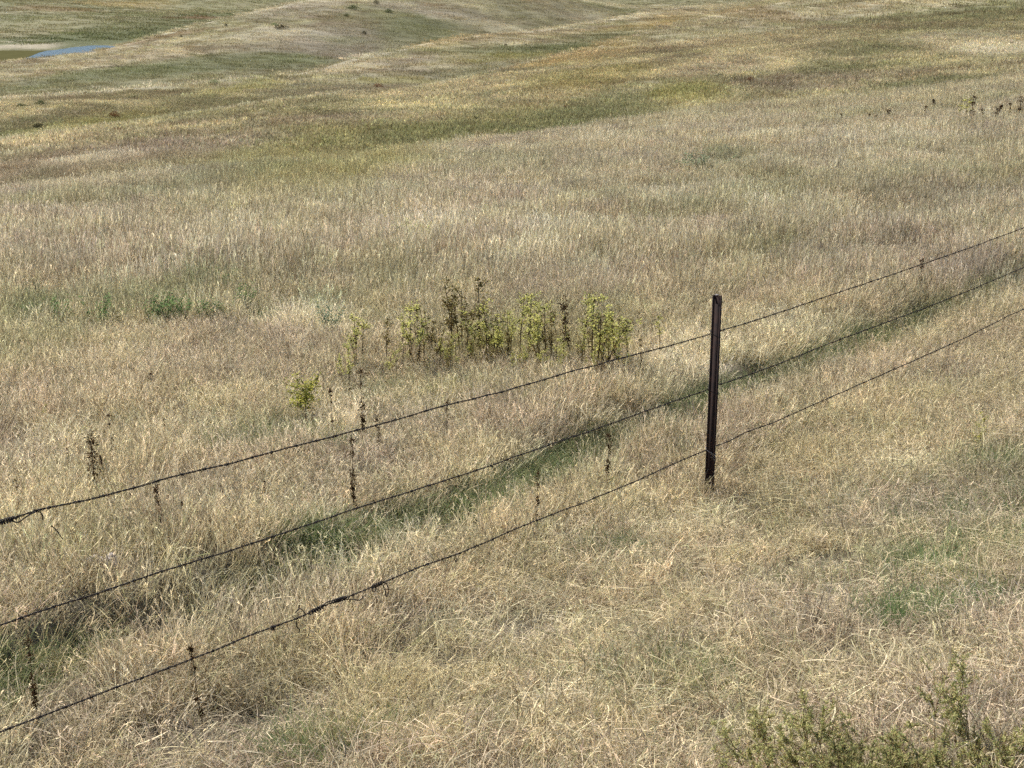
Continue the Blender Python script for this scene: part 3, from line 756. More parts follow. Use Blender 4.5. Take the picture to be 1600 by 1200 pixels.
WPX = {
 'top': [(-160, 862), (-60, 836), (0, 820.5), (29, 812), (60, 800), (125, 787), (208, 767), (275, 747), (375, 724), (462, 700), (500, 690.5), (594, 666), (699, 636), (800, 611), (897, 582), (987, 558), (1050, 542), (1111, 524.5), (1127, 519), (1200, 497), (1300, 463), (1398, 430), (1450, 412), (1525, 386), (1600, 358), (1700, 323)],
 'mid': [(-160, 1027), (-60, 1000), (0, 981.7), (83, 953), (179, 923), (250, 898), (333, 873), (417, 846), (479, 825), (554, 799), (600, 784), (679, 760), (767, 731), (854, 700), (950, 667), (1050, 631), (1109, 611), (1124, 604), (1200, 578), (1300, 538), (1380, 508), (1450, 482), (1530, 450), (1600, 420), (1700, 378)],
 'low': [(-160, 1210), (-60, 1173), (0, 1149), (75, 1121), (150, 1091), (250, 1054), (321, 1027), (400, 994), (475, 967), (512, 948), (542, 938), (604, 912), (667, 886), (717, 869), (767, 848), (833, 819), (917, 787), (1000, 753), (1060, 725), (1100, 708), (1111, 705), (1121, 699), (1143, 691), (1167, 678), (1207, 664), (1243, 648), (1300, 623), (1365, 594), (1440, 561), (1520, 525), (1582, 493), (1680, 452)]}
def resample(P, step):
    P = np.asarray(P, float)
    s = np.concatenate([[0], np.cumsum(np.linalg.norm(np.diff(P, axis=0), axis=1))])
    n = int(s[-1] / step) + 1; t = np.linspace(0, s[-1], n)
    return np.stack([np.interp(t, s, P[:, k]) for k in range(3)], -1), t
def smooth_path(P, k):
    w = np.ones(k) / k; out = P.copy()
    for a in range(3):
        e = np.pad(P[:, a], (k // 2, k // 2), mode='edge'); out[:, a] = np.convolve(e, w, mode='valid')[:len(P)]
    return out
barb_me = None
def make_barb():
    bb = Buf()
    th = np.linspace(0, 2 * 2 * math.pi, 18)
    pts = np.stack([np.linspace(-0.005, 0.005, 18), 0.0048 * np.cos(th), 0.0048 * np.sin(th)], -1)
    v_, f_ = tube(pts, 0.0013, 4); bb.add(v_, f_, [1, 1, 1])
    for sgn, ang in ((-1, 0.5), (1, 3.4)):
        p0 = np.array([sgn * 0.005, 0.004 * math.cos(ang), 0.004 * math.sin(ang)])
        for k_, a2 in ((1, ang), (-1, ang + 2.6)):
            p1 = p0 + np.array([sgn * 0.006, 0.017 * math.cos(a2), 0.017 * math.sin(a2)])
            v_, f_ = tube([p0, (p0 + p1) / 2, p1], [0.0014, 0.0012, 0.0003], 4); bb.add(v_, f_, [1, 1, 1])
    return bb.mesh("barb", MAT_WIRE)
barb_me = make_barb()
wires = {}
for nm in ('top', 'mid', 'low'):
    P = np.array([on_fence(u, v, 0.0) for u, v in WPX[nm]]) - FL
    # carry the strand behind the post flange
    P[:, 0] -= FNOR[0] * 0.024; P[:, 1] -= FNOR[1] * 0.024
    path, s = resample(P, 0.006)
    path = smooth_path(path, 21)
    path[:, 2] += 0.0016 * np.sin(s * 23) * vnoise(s * 2.2, 0 * s, 400) + 0.0015 * vnoise(s * 5, 0 * s, 401)
    tg_ = np.gradient(path, axis=0); tg_ /= np.linalg.norm(tg_, axis=1)[:, None]
    a_ = np.cross(tg_, [0, 0, 1.0]); a_ /= np.linalg.norm(a_, axis=1)[:, None]; b_ = np.cross(tg_, a_)
    bf = Buf()
    for ph in (0, math.pi):
        th = s * 2 * math.pi / 0.055 + ph
        strand = path + 0.0024 * (np.cos(th)[:, None] * a_ + np.sin(th)[:, None] * b_)
        v_, f_ = tube(strand, 0.0021, 5); bf.add(v_, f_, [1, 1, 1])
    w_ = link("barbed_wire", bf.mesh("barbed_wire", MAT_WIRE, True), fence)
    w_['label'] = {'top': "highest strand of twisted barbed wire", 'mid': "middle strand of twisted barbed wire", 'low': "lowest strand of barbed wire, kinked and patched"}[nm]
    wires[nm] = w_
    # barbs only where the picture shows them
    t0 = 0.35 if nm != 'low' else 0.2
    nbarb = 0
    rb = random.Random(len(nm) + ord(nm[0]))
    while t0 < s[-1] - 0.3 and nbarb < 96:
        i = int(np.searchsorted(s, t0))
        o = link("barb", barb_me, w_)
        M = Matrix((tg_[i], a_[i], b_[i])).transposed() @ Matrix.Rotation(rb.random() * 6.28, 3, 'X')
        o.matrix_local = Matrix.Translation(Vector(path[i])) @ M.to_4x4()
        t0 += rb.uniform(0.105, 0.14); nbarb += 1

def wire_piece(name, pxs, parent, rad=0.0018, off=0.0, mat=None, jitter=0.0, world=False):
    P = np.array([p if world else on_fence(*p) for p in pxs]) - FL
    P[:, 0] += FNOR[0] * off; P[:, 1] += FNOR[1] * off
    pth, s = resample(P, 0.004)
    pth = smooth_path(pth, 5)
    bf = Buf(); v_, f_ = tube(pth, rad, 5); bf.add(v_, f_, [1, 1, 1])
    o = link(name, bf.mesh(name, mat or MAT_WIRE, True), parent); return o
def coil(pxa, pxb, turns, rad, nrad=0.0018):
    A_, B_ = on_fence(*pxa) - FL, on_fence(*pxb) - FL
    n = int(turns * 14); t = np.linspace(0, 1, n)
    ax = (B_ - A_) / np.linalg.norm(B_ - A_); a = np.cross(ax, [0, 0, 1.0]); a /= np.linalg.norm(a); bq = np.cross(ax, a)
    th = t * turns * 6.283
    pts = A_ + (B_ - A_) * t[:, None] + rad * (np.cos(th)[:, None] * a + np.sin(th)[:, None] * bq)
    pts[:, 0] -= FNOR[0] * 0.022; pts[:, 1] -= FNOR[1] * 0.022
    return tube(pts, nrad, 5)
# the splices of the lowest strand: loops, tails and a hanging hook
lw, tw = wires['low'], wires['top']
sp = []
for pxs in [[(482, 962), (476, 953), (471, 953), (466, 960)], [(471, 954), (472, 946)], [(467, 972), (468, 981), (473, 985), (471, 992)],
            [(508, 948), (516, 942), (524, 940), (534, 937), (546, 936)], [(540, 938), (556, 938), (566, 940), (572, 935), (571, 932)],
            [(585, 919), (587, 927), (592, 924), (592, 917)], [(596, 917), (604, 911), (609, 914), (612, 926), (608, 935), (606, 925), (603, 915)], [(716, 868), (715, 878), (718, 880), (718, 872)],
            [(432, 981), (433, 989)]]:
    sp.append(pxs)
bf = Buf()
for pxs in sp:
    P = np.array([on_fence(*p) for p in pxs]) - FL
    P[:, 0] -= FNOR[0] * 0.018; P[:, 1] -= FNOR[1] * 0.018
    pth, s = resample(P, 0.004); pth = smooth_path(pth, 5)
    v_, f_ = tube(pth, 0.0027, 5); bf.add(v_, f_, [1, 1, 1])
for a, c, tn in (((489, 960), (512, 949), 6), ((525, 942.5), (545, 936), 7), ((587, 919), (603, 912), 5), ((430, 984), (434, 982), 2)):
    v_, f_ = coil(a, c, tn, 0.0085, 0.0027); bf.add(v_, f_, [1, 1, 1])
o = link("wire_splice", bf.mesh("wire_splice", MAT_WIRE, True), lw); o['label'] = "knotted repair with loose loops and tails"
bf = Buf()
for pxs in [[(22, 815), (32, 819), (42, 812), (52, 805), (62, 801), (61, 797), (57, 799)], [(66, 801), (71, 806), (72, 815)], [(84, 823), (92, 829), (98, 838), (103, 845)]]:
    P = np.array([on_fence(*p) for p in pxs]) - FL
    P[:, 0] -= FNOR[0] * 0.018; P[:, 1] -= FNOR[1] * 0.018
    pth, s = resample(P, 0.004); pth = smooth_path(pth, 5)
    v_, f_ = tube(pth, 0.0026 if pxs[0][0] < 80 else 0.0020, 5); bf.add(v_, f_, [1, 1, 1])
v_, f_ = coil((-40, 831), (28, 812.5), 16, 0.0085, 0.0027); bf.add(v_, f_, [1, 1, 1])
v_, f_ = coil((62, 801), (70, 799), 3, 0.005); bf.add(v_, f_, [1, 1, 1])
o = link("wire_splice", bf.mesh("wire_splice", MAT_WIRE, True), tw); o['label'] = "thick wrapped joint with a loose end"
# wire ties round the post
for (u1, v1, u2, v2, m_) in ((1108, 525, 1126, 529, MAT_WIRE), (1106, 613, 1124, 619, MAT_WIRE), (1101, 708, 1116, 716, MAT_CLIP)):
    zc = float((on_fence(u1, v1) - FL)[2]); 
    hz2 = float((on_fence(u2, v2) - FL)[2])
    loop = []
    for th in np.linspace(0, 2 * math.pi * 1.1, 34):
        ca, sa = math.cos(th), math.sin(th)
        rr_ = 1.0
        loop.append([FDIR[0] * 0.024 * ca + FNOR[0] * (0.034 * sa + 0.004), FDIR[1] * 0.024 * ca + FNOR[1] * (0.034 * sa + 0.004), zc - 0.013 * (1 + sa) + 0.004 * th])
    v_, f_ = tube(loop, 0.0026, 5); bf = Buf(); bf.add(v_, f_, [1, 1, 1])
    if m_ is MAT_CLIP:
        for o3 in ((0.0, 0.0), (0.004, -0.012), (-0.003, -0.03)):
            tail = [[-FDIR[0] * 0.03 + FNOR[0] * 0.02, -FDIR[1] * 0.03 + FNOR[1] * 0.02, zc + 0.004 + o3[1]], [FNOR[0] * 0.040, FNOR[1] * 0.040, zc - 0.03 + o3[1]], [FDIR[0] * (0.012 + o3[0]) + FNOR[0] * 0.036, FDIR[1] * (0.012 + o3[0]) + FNOR[1] * 0.036, zc - 0.055 + o3[1]]]
            pt, _s = resample(tail, 0.004); v_, f_ = tube(smooth_path(pt, 5), 0.0022, 5); bf.add(v_, f_, [1, 1, 1])
    o = link("wire_tie", bf.mesh("wire_tie", m_, True), post)
    if m_ is MAT_CLIP: o['label'] = "pale loose wire tie low on the post"

# ------------------------------------------------------------------ WEEDS
def leaf(buf, p, d, ln, wd, g, c):
    d = d / (np.linalg.norm(d) + 1e-9)
    sd = np.cross(d, g.normal(0, 1, 3)); sd /= np.linalg.norm(sd) + 1e-9
    up = np.cross(sd, d)
    buf.add([p, p + d * ln * .45 + sd * wd * .5 + up * ln * .06, p + d * ln, p + d * ln * .45 - sd * wd * .5 + up * ln * .06], [[0, 1, 2, 3]], c)

def weed_yellow(seed, spread=0.16, crown=0.5, dens=1.0, tone=0):
    """unit-high plant: branching stem, leafy yellow-green top, withered leaves lower down"""
    g = np.random.default_rng(seed); sb, lb = Buf(), Buf()
    dark = lin(62, 50, 32)
    nst = g.integers(1, 4)
    for k in range(nst):
        a = g.random() * 6.28; r0 = 0.05 * k
        t = np.linspace(0, 1, 9)
        tx = r0 * math.cos(a) + g.normal(0, .05) * t ** 2 + spread * .5 * k * math.cos(a) * t; ty = r0 * math.sin(a) + g.normal(0, .05) * t ** 2 + spread * .5 * k * math.sin(a) * t
        hh = 1.0 if k == 0 else g.uniform(.6, .95)
        P = np.stack([tx, ty, hh * t * 0.97 - 0.03], -1)
        v_, f_ = tube(P, 0.0085 * (1 - 0.6 * t), 4); sb.add(v_, f_, dark * g.uniform(.8, 1.3))
        for j in range(int(30 * dens)):                       # withered leaves on the lower stem
            q = g.uniform(.15, .75); p = np.array([np.interp(q, t, P[:, i]) for i in range(3)])
            d = np.array([g.normal(), g.normal(), g.uniform(-.9, .4)])
            leaf(lb, p, d, g.uniform(.03, .065), .016, g, lin(118, 100, 62) * g.uniform(.4, 1.3))
        nbr = int(9 * dens)
        for j in range(nbr):
            q = 1 - crown * g.random() ** 1.1
            p = np.array([np.interp(q, t, P[:, i]) for i in range(3)])
            aa = g.random() * 6.28; L_ = spread * g.uniform(.3, 1.0)
            d = np.array([math.cos(aa), math.sin(aa), g.uniform(.5, 1.3)]); d /= np.linalg.norm(d)
            e = p + d * L_
            e[2] = min(e[2], hh)
            v_, f_ = tube([p, (p + e) / 2 + [0, 0, -.01], e], [.004, .003, .002], 3); sb.add(v_, f_, dark * 1.3)
            for m in range(int(17 * dens)):
                qq = g.uniform(.2, 1.08); pp = p + (e - p) * qq + g.normal(0, .018, 3)
                dd = np.array([g.normal(), g.normal(), g.uniform(-.2, 1.2)])
                y_ = g.random()
                c = (lin(218, 212, 126) if y_ < .6 else lin(180, 178, 104) if y_ < .82 else lin(74, 70, 36)) if tone == 0 else (lin(146, 134, 82) if y_ < .5 else lin(98, 82, 50))
                leaf(lb, pp, dd, g.uniform(.028, .052), g.uniform(.013, .021), g, c * g.uniform(.75, 1.2))
    return sb, lb

def weed_round(seed):
    g = np.random.default_rng(seed); sb, lb = Buf(), Buf()
    t = np.linspace(0, 1, 8); P = np.stack([.02 * np.sin(t * 3), .02 * t, .6 * t - .03], -1)
    v_, f_ = tube(P, .012 * (1 - .4 * t), 4); sb.add(v_, f_, lin(58, 46, 30))
    for k in range(24):
        d = g.normal(0, 1, 3); d[2] = abs(d[2]) * .9 + .1; d /= np.linalg.norm(d)
        p = np.array([.02, .02, g.uniform(.16, .6)]); e = p + d * g.uniform(.12, .40) * [.95, .8, 1.1] + [.05 * p[2], 0, 0]
        v_, f_ = tube([p, (p + e) / 2, e], [.006, .004, .003], 3); sb.add(v_, f_, lin(84, 72, 42))
        for m in range(30):
            q = g.uniform(.25, 1.05); pp = p + (e - p) * q + g.normal(0, .028, 3)
            y_ = g.random(); c = lin(196, 190, 96) if y_ < .6 else lin(146, 148, 76) if y_ < .85 else lin(70, 64, 34)
            leaf(lb, pp, np.array([g.normal(), g.normal(), g.uniform(-.2, 1.2)]), g.uniform(.035, .06), g.uniform(.016, .026), g, c * g.uniform(.8, 1.2))
    return sb, lb

def weed_dark(seed, thick=1.0):
    """dry upright stalk with dark brown whorls of seed capsules"""
    g = np.random.default_rng(seed); sb, lb = Buf(), Buf()
    dark = lin(70, 54, 38)
    t = np.linspace(0, 1, 10); bend = g.normal(0, .06, 2)
    P = np.stack([bend[0] * t ** 2 + .012 * np.sin(t * 9), bend[1] * t ** 2, t - .03], -1)
    v_, f_ = tube(P, .008 * (1 - .6 * t), 4); sb.add(v_, f_, dark)
    for w in range(int(9 * thick) + 3):
        q = g.uniform(.28, 1.0); p = np.array([np.interp(q, t, P[:, i]) for i in range(3)])
        rad = g.uniform(.012, .034) * thick
        for m in range(g.integers(14, 30)):
            off = g.normal(0, 1, 3) * [rad, rad, rad * 1.2]
            d = off + [0, 0, .02]
            leaf(lb, p + off * .6, d, g.uniform(.022, .045), g.uniform(.014, .022), g, lin(82, 62, 42) * g.uniform(.3, 1.3))
    for m in range(16):
        q = g.uniform(.05, .6); p = np.array([np.interp(q, t, P[:, i]) for i in range(3)])
        leaf(lb, p, np.array([g.normal(), g.normal(), g.uniform(-.6, .6)]), g.uniform(.03, .07), .01, g, lin(120, 98, 66) * g.uniform(.6, 1.2))
    return sb, lb

def weed_green(seed, col=(126, 148, 94), spread=.55):
    g = np.random.default_rng(seed); sb, lb = Buf(), Buf()
    for k in range(12):
        a = g.random() * 6.28; sp_ = spread * g.uniform(.1, 1)
        e = np.array([math.cos(a) * sp_, math.sin(a) * sp_, g.uniform(.55, 1.0)])
        P = [np.zeros(3), e * [.45, .45, .55], e]
        v_, f_ = tube(P, [.014, .01, .005], 3); sb.add(v_, f_, lin(86, 90, 56))
        for m in range(34):
            q = g.uniform(.25, 1.05); p = e * [q, q, q] + g.normal(0, .04, 3)
            d = np.array([g.normal() + e[0], g.normal() + e[1], g.uniform(-.2, 1.3)])
            leaf(lb, p, d, g.uniform(.06, .12), g.uniform(.022, .042), g, lin(*col) * g.uniform(.6, 1.35))
    return sb, lb

def bush_mesh(seed, col, n=900):
    g = np.random.default_rng(seed); lb = Buf()
    for k in range(n):
        a = g.random() * 6.28; c = g.random() ** .6
        lump = 1 + .25 * math.sin(3 * a + seed) + .15 * math.sin(7 * a)
        r_ = c * lump * .62; z = g.random() ** .8 * math.sqrt(max(0, 1 - (c * .95) ** 2)) * (1 + .15 * math.sin(5 * a + seed))
        p = np.array([r_ * math.cos(a), r_ * math.sin(a), z * .9 + .02])
        leaf(lb, p, p + g.normal(0, .6, 3), g.uniform(.10, .2), g.uniform(.05, .09), g, np.array(lin(*col)) * g.uniform(.5, 1.4))
    return lb

PROTO = {}
for i in range(6): PROTO['Y', i] = weed_yellow(500 + i, spread=[.13, .21, .16, .24, .12, .18][i], crown=[.3, .38, .45, .42, .5, .35][i], dens=1.05)
PROTO['R', 0] = weed_round(520)            # the round one
for i in range(4): PROTO['B', i] = weed_yellow(530 + i, spread=.16, crown=.5, tone=1)     # browner sparse tops
for i in range(6): PROTO['D', i] = weed_dark(540 + i, [1, 1.4, .8, 1.2, 1.8, .7][i])
for i in range(4): PROTO['G', i] = weed_green(560 + i)
PROTO['S', 0] = weed_green(570, (140, 150, 116), .6); PROTO['T', 0] = weed_green(571, (112, 136, 108), .5); PROTO['P', 0] = weed_green(572, (206, 204, 140), 1.0)
PM = {k: (s.mesh("stem", MAT_STEM), l.mesh("leaves", MAT_LEAF)) for k, (s, l) in PROTO.items()}
KIND = {'Y': ("yellow_weed", "weed", "stem", "leaves"), 'R': ("yellow_weed", "weed", "stem", "leaves"), 'B': ("withered_weed", "weed", "stem", "leaves"),
        'D': ("dry_stalk", "dry weed", "stem", "seed_head"), 'G': ("green_weed", "green weed", "stem", "leaves"), 'S': ("sage_plant", "sage", "stem", "leaves"), 'T': ("green_weed", "green weed", "stem", "leaves"), 'P': ("pale_weed", "weed", "stem", "leaves")}
wr = random.Random(5)
def plant(kind, u, vb, hpx, label, group=None, var=None, lean=0.0, wide=1.0):
    p = cast(u, vb)
    if p is None: return
    dist = math.sqrt(p[0] ** 2 + p[1] ** 2 + (p[2] - CAM_Z) ** 2)
    h = hpx * dist / FPX / 0.95
    n = len([1 for k in PROTO if k[0] == kind])
    i = var if var is not None else wr.randrange(n)
    nm, cat, a, b_ = KIND[kind]
    o = bpy.data.objects.new(nm, None); scene.collection.objects.link(o)
    o.location = p; o.scale = (h * wide, h * wide, h)
    o.rotation_euler = (0, lean, wr.random() * 6.28 if not lean else 0)
    o['label'] = label; o['category'] = cat
    if group: o['group'] = group
    link(a, PM[kind, i][0], o); link(b_, PM[kind, i][1], o)
    return o

GC = "yellow-green weeds standing in the clump behind the top wire"
GCL = "yellow-green topped weed with a dark stem in the clump behind the top wire"
W = [
 ('R', 478, 662, 92, "round bushy yellow-green weed on a thin stem, left of the big weed clump", None),
 ('Y', 558, 572, 80, "loose yellow-green weed, first on the left of the weed clump", GC),
 ('B', 604, 572, 78, "sparse weed with a thin green top between the two leftmost full weeds", GC),
 ('Y', 547, 626, 86, "very thin tall weed standing in front of the left end of the weed clump", GC),
 ('Y', 643, 572, 92, "full bright yellow weed with a thick black stem left in the clump", GC),
 ('Y', 664, 574, 92, GCL, GC), ('Y', 655, 578, 70, GCL, GC),
 ('B', 687, 576, 60, "short dark stalk between the bright left weeds and the tallest weed", GC),
 ('B', 708, 560, 118, "tallest dark topped weed of the clump, left of its middle", GC),
 ('Y', 713, 578, 56, GCL, GC), ('Y', 732, 570, 84, GCL, GC),
 ('B', 750, 556, 126, "sparse brown weed whose open top rises highest above the clump", GC),
 ('Y', 762, 566, 96, "bright green leafy weed in the middle of the clump", GC), ('B', 768, 560, 66, GCL, GC),
 ('Y', 738, 578, 46, GCL, GC), ('Y', 794, 568, 74, GCL, GC), ('B', 792, 574, 60, GCL, GC),
 ('Y', 812, 560, 98, "wide yellow flat topped weed right of the middle of the clump", GC), ('Y', 828, 556, 92, GCL, GC), ('Y', 822, 586, 44, GCL, GC),
 ('Y', 852, 574, 98, GCL, GC), ('Y', 846, 592, 46, GCL, GC), ('Y', 868, 588, 60, GCL, GC),
 ('D', 893, 562, 92, "dark bare leaning stalk with a forked top in the right of the clump", GC),
 ('Y', 908, 582, 70, GCL, GC), ('Y', 924, 580, 116, "tall weed with a broad yellow-green crown in the right of the clump", GC),
 ('Y', 912, 560, 96, GCL, GC), ('Y', 944, 578, 60, GCL, GC), ('Y', 960, 574, 96, "yellow-green weed beside the tall broad crowned one, to its right", GC), ('Y', 950, 580, 82, GCL, GC), ('Y', 980, 570, 62, "short weed at the right end of the clump", GC),
 ('Y', 630, 580, 54, GCL, GC), ('B', 672, 560, 70, GCL, GC), ('Y', 700, 582, 40, GCL, GC), ('B', 722, 548, 96, GCL, GC), ('Y', 778, 578, 64, GCL, GC), ('Y', 803, 590, 40, GCL, GC), ('Y', 838, 576, 70, GCL, GC), ('B', 862, 566, 88, GCL, GC), ('Y', 880, 584, 56, GCL, GC), ('B', 934, 566, 84, GCL, GC), ('Y', 926, 590, 36, GCL, GC), ('Y', 966, 582, 50, GCL, GC), ('Y', 620, 588, 40, GCL, GC), ('B', 940, 586, 40, GCL, GC), ('B', 755, 582, 60, GCL, GC),
 ('Y', 1031, 560, 68, "pale lone weed between the clump and the post, above the top wire", None),
 ('D', 1001, 580, 48, "short black stalk crossing the top wire right of the clump", None),
 ('D', 521, 690, 82, "slim dry stalk right of the round bushy weed", None),
 ('D', 568, 700, 118, "tall knotty dry stalk below the left end of the clump, touching the top wire", None),
 ('D', 553, 806, 118, "long dark brown stalk standing between the top and middle wires", None),
 ('D', 593, 712, 66, "dry stalk crossed by the top wire just right of the knotty one", None),
 ('D', 697, 680, 56, "thin dry stalk crossed by the top wire below the middle of the clump", None),
 ('D', 632, 668, 30, "tiny dark dry weed just above the top wire", None),
 ('Y', 711, 618, 30, "small lone yellow weed in front of the clump", None),
 ('D', 150, 772, 88, "broad dark brown seedy stalk above the top wire at the left", None),
 ('D', 178, 730, 78, "faint grey-brown stalk up and right of the broad dark one", None),
 ('D', 165, 764, 60, "short stalk close beside the broad dark one, on its right", None),
 ('D', 32, 812, 60, "black spike shaped stalk just above the joint of the top wire", None),
 ('D', 260, 706, 50, "thin dark stalk alone in the grass above the top wire, left part", None),
 ('D', 254, 846, 90, "dry stalk just below the top wire at the left", None),
 ('D', 242, 848, 38, "short brown stalk at the foot of the dry stalk below the top wire", None),
 ('D', 290, 828, 52, "thin dark stalk right of the dry stalk below the top wire", None),
 ('D', 413, 795, 46, "small dark stalk below the top wire, left of the long brown one", None),
 ('D', 110, 742, 40, "faint short dry stalk left of the broad dark seedy one", None), ('D', 205, 800, 40, "small brown stalk just above the top wire, right of the broad seedy one", None),
 ('D', 330, 850, 44, "thin brown stalk below the top wire, midway to the small dark one", None), ('D', 350, 790, 34, "tiny brown stalk just beneath the top wire at the left", None),
 ('Y', 75, 664, 30, "small yellow leaved weed near the left edge", None),
 ('D', 235, 622, 38, "small dark headed weed alone in the left of the field", None),
 ('D', 950, 778, 100, "greyish seedy stalk between the middle and lowest wires left of the post", None),
 ('D', 838, 826, 88, "crooked dry stalk standing just above the lowest wire", None),
 ('D', 59, 1130, 126, "dark seedy stalk on the furrow bank at the lower left", None),
 ('D', 317, 1150, 148, "tall black dotted stalk crossed by the lowest wire", None),
 ('Y', 1530, 706, 60, "small yellow-green weed in the grass right of the post", None),
 ('D', 1250, 632, 22, "tiny dark weed between the lower wires right of the post", None),
 ('D', 1436, 470, 60, "thin dark upright stalk touching the top wire at the right", None),
 ('Y', 1496, 196, 30, "leafy yellow-green weed on the right crest, left one of the leafy group", None),
 ('Y', 1506, 197, 28, "yellow-green weed in the middle of the leafy group on the right crest", None),
 ('D', 1514, 197, 34, "dark tall stalk rising out of the leafy group on the right crest", None),
 ('D', 1535, 195, 16, "short dark weed right of the leafy group on the crest", None),
 ('D', 1553, 194, 18, "dark weed midway between the leafy group and the right edge", None),
 ('D', 1560, 185, 16, "small dark weed up and right of the midway one on the crest", None),
 ('D', 1577, 188, 18, "thin dark weed second from the right edge on the crest", None),
 ('D', 1590, 186, 24, "forked dark weed at the right edge on the crest", None),
 ('D', 1384, 196, 18, "single dark upright stalk on the crest, left of the leafy group", None),
 ('D', 1317, 201, 16, "small dark weed furthest left of the row on the right crest", None),
 ('D', 1356, 198, 12, "tiny dark weed in the row on the crest, left one of a pair", None),
 ('D', 1364, 197, 12, "tiny dark weed in the row on the crest, right one of a pair", None),
 ('D', 1441, 190, 16, "faint dry weed on the crest between the single stalk and the leafy group", None),
 ('D', 1460, 176, 16, "reddish dry weed just above and left of the leafy group on the crest", None),
 ('S', 1099, 272, 26, "grey-green sage plant alone in the middle distance right of centre", None),
 ('G', 60, 506, 26, "leafy green weed nearest the left edge of the green patch", "green weeds in the patch at the left"),
 ('G', 90, 510, 34, "dark green leafy weed second in the green patch at the left", "green weeds in the patch at the left"),
 ('G', 152, 512, 38, "upright green weed beside a pale tuft in the left patch", "green weeds in the patch at the left"),
 ('G', 190, 506, 24, "low green weed in the gap of the left patch", "green weeds in the patch at the left"),
 ('G', 238, 508, 34, "fresh green leafy weed in the middle of the left patch", "green weeds in the patch at the left"),
 ('G', 262, 506, 42, "tallest green weed of the left patch", "green weeds in the patch at the left"),
 ('G', 287, 508, 32, "green weed just right of the tallest one in the left patch", "green weeds in the patch at the left"),
 ('G', 322, 504, 32, "yellowish green weed towards the right of the left patch", "green weeds in the patch at the left"),
 ('G', 345, 500, 26, "small green weed at the lower right of the left patch", "green weeds in the patch at the left"),
 ('G', 380, 480, 30, "bright green weed at the right end of the left patch", "green weeds in the patch at the left"),
 ('G', 305, 456, 28, "green weed behind the left patch, above its middle", "green weeds in the patch at the left"),
 ('G', 352, 458, 24, "faint green weed behind the right end of the left patch", "green weeds in the patch at the left"),
 ('T', 517, 520, 36, "blue-green leafy plant just left of the big weed clump", None),
 ('P', 662, 388, 40, "pale cream feathery plant in the field above the clump", None),
]
for r in W:
    kw = {}
    if r[2] < 300: kw = dict(wide=2.0); r = (r[0], r[1], r[2] + 5, r[3] + 11, r[4], r[5])
    if r[2] < 300 and r[0] == 'Y': kw = dict(wide=1.8, var=3)
    if r[0] in 'GT': r = (r[0], r[1], r[2] + 4, r[3] * 1.1 + 7, r[4], r[5])
    if r[0] == 'D' and r[2] > 650: kw = dict(wide=.72)
    if r[0] == 'R': kw = dict(wide=1.15)
    if r[0] == 'D' and r[1] == 893: kw = dict(lean=-0.20, var=4)
    if r[0] == 'D' and r[1] == 150: kw = dict(var=4, wide=1.3)
    ex = 9 if r[0] in 'YB' and 530 < r[1] < 1000 else 5 if r[2] > 300 else 0
    r = (r[0], r[1], r[2] + ex, r[3] + ex, r[4], r[5])
    if r[0] in 'YB' and 530 < r[1] < 1000: kw = dict(wide=.7 if r[1] == 547 else 1.1)
    plant(r[0], r[1], r[2] , r[3], r[4], r[5], **kw)

gq = random.Random(77)
for k in range(26):
    uu = 618 + 368 * (k + gq.random()) / 26
    plant('Y' if gq.random() < .72 else 'B', uu, 576 + gq.uniform(-20, 22), gq.uniform(26, 84), GCL, GC, wide=gq.uniform(.5, .95))

# distant bushes
BC = {'g': (74, 84, 50), 'd': (70, 66, 46), 'r': (112, 70, 44), 'p': (138, 146, 104)}
BM = {k: [bush_mesh(600 + 10 * i + ord(k), c, 420).mesh("bush", MAT_LEAF) for i in range(2)] for k, c in BC.items()}
BUSH = [
 (551, 14, 6, 16, 'g', "widest dark bush near the top edge on the far ridge"), (588, 6, 6, 8, 'd', "dark bush at the very top edge on the far ridge"),
 (542, 26, 5, 7, 'g', "small dark bush just below the widest one on the far ridge"), (607, 20, 6, 12, 'g', "low green bush right of the widest one on the far ridge"),
 (439, 45, 6, 20, 'd', "long flat dark bush on the ridge slope above the pale path"), (428, 40, 4, 12, 'p', "pale bush touching the long flat dark one"),
 (569, 54, 6, 8, 'd', "lone dark bush in the middle of the mauve slope"), (790, 73, 5, 5, 'd', "tiny dark bush beside the green gully"),
 (591, 138, 7, 15, 'r', "low brown bush on the slope below the second ridge"), (33, 168, 6, 14, 'g', "dark green bush on the left hillside, the left one of two"),
 (64, 166, 9, 17, 'g', "dark green bush on the left hillside, the right one of two"), (61, 202, 9, 18, 'd', "grey-brown bush above the bare pale strip at the left"),
 (179, 184, 10, 14, 'r', "upper rust coloured bush on the left hillside"), (184, 207, 9, 17, 'r', "lower rust coloured bush on the left hillside"),
 (206, 153, 4, 12, 'g', "small flat green bush on the second ridge line"), (335, 130, 6, 15, 'p', "pale green bush on the second ridge line"),
 (304, 201, 6, 20, 'p', "pale grey-green bush right of the rust coloured bushes"), (375, 266, 16, 14, 'r', "dark reddish bush at the edge of the green swale"),
 (885, 172, 8, 12, 'r', "rust coloured bush in the green swale right of centre"), (744, 191, 9, 11, 'd', "dark bush in the green swale near the centre"),
 (652, 199, 6, 12, 'r', "brownish bush left of the dark one in the swale"), (927, 111, 6, 7, 'd', "small dark bush on the yellowish slope right of centre"),
 (353, 41, 4, 5, 'd', "tiny dark bush on the crest line right of the pond"), (1172, 128, 8, 11, 'r', "reddish bush on the right hillside, the right one of two"),
 (1124, 122, 7, 14, 'd', "grey bush on the right hillside, the left one of two"), (228, 62, 3, 7, 'd', "dark bush on the shore at the end of the pond"),
 (283, 58, 3, 5, 'd', "small dark bush on the crest between the pond and the ridge")]
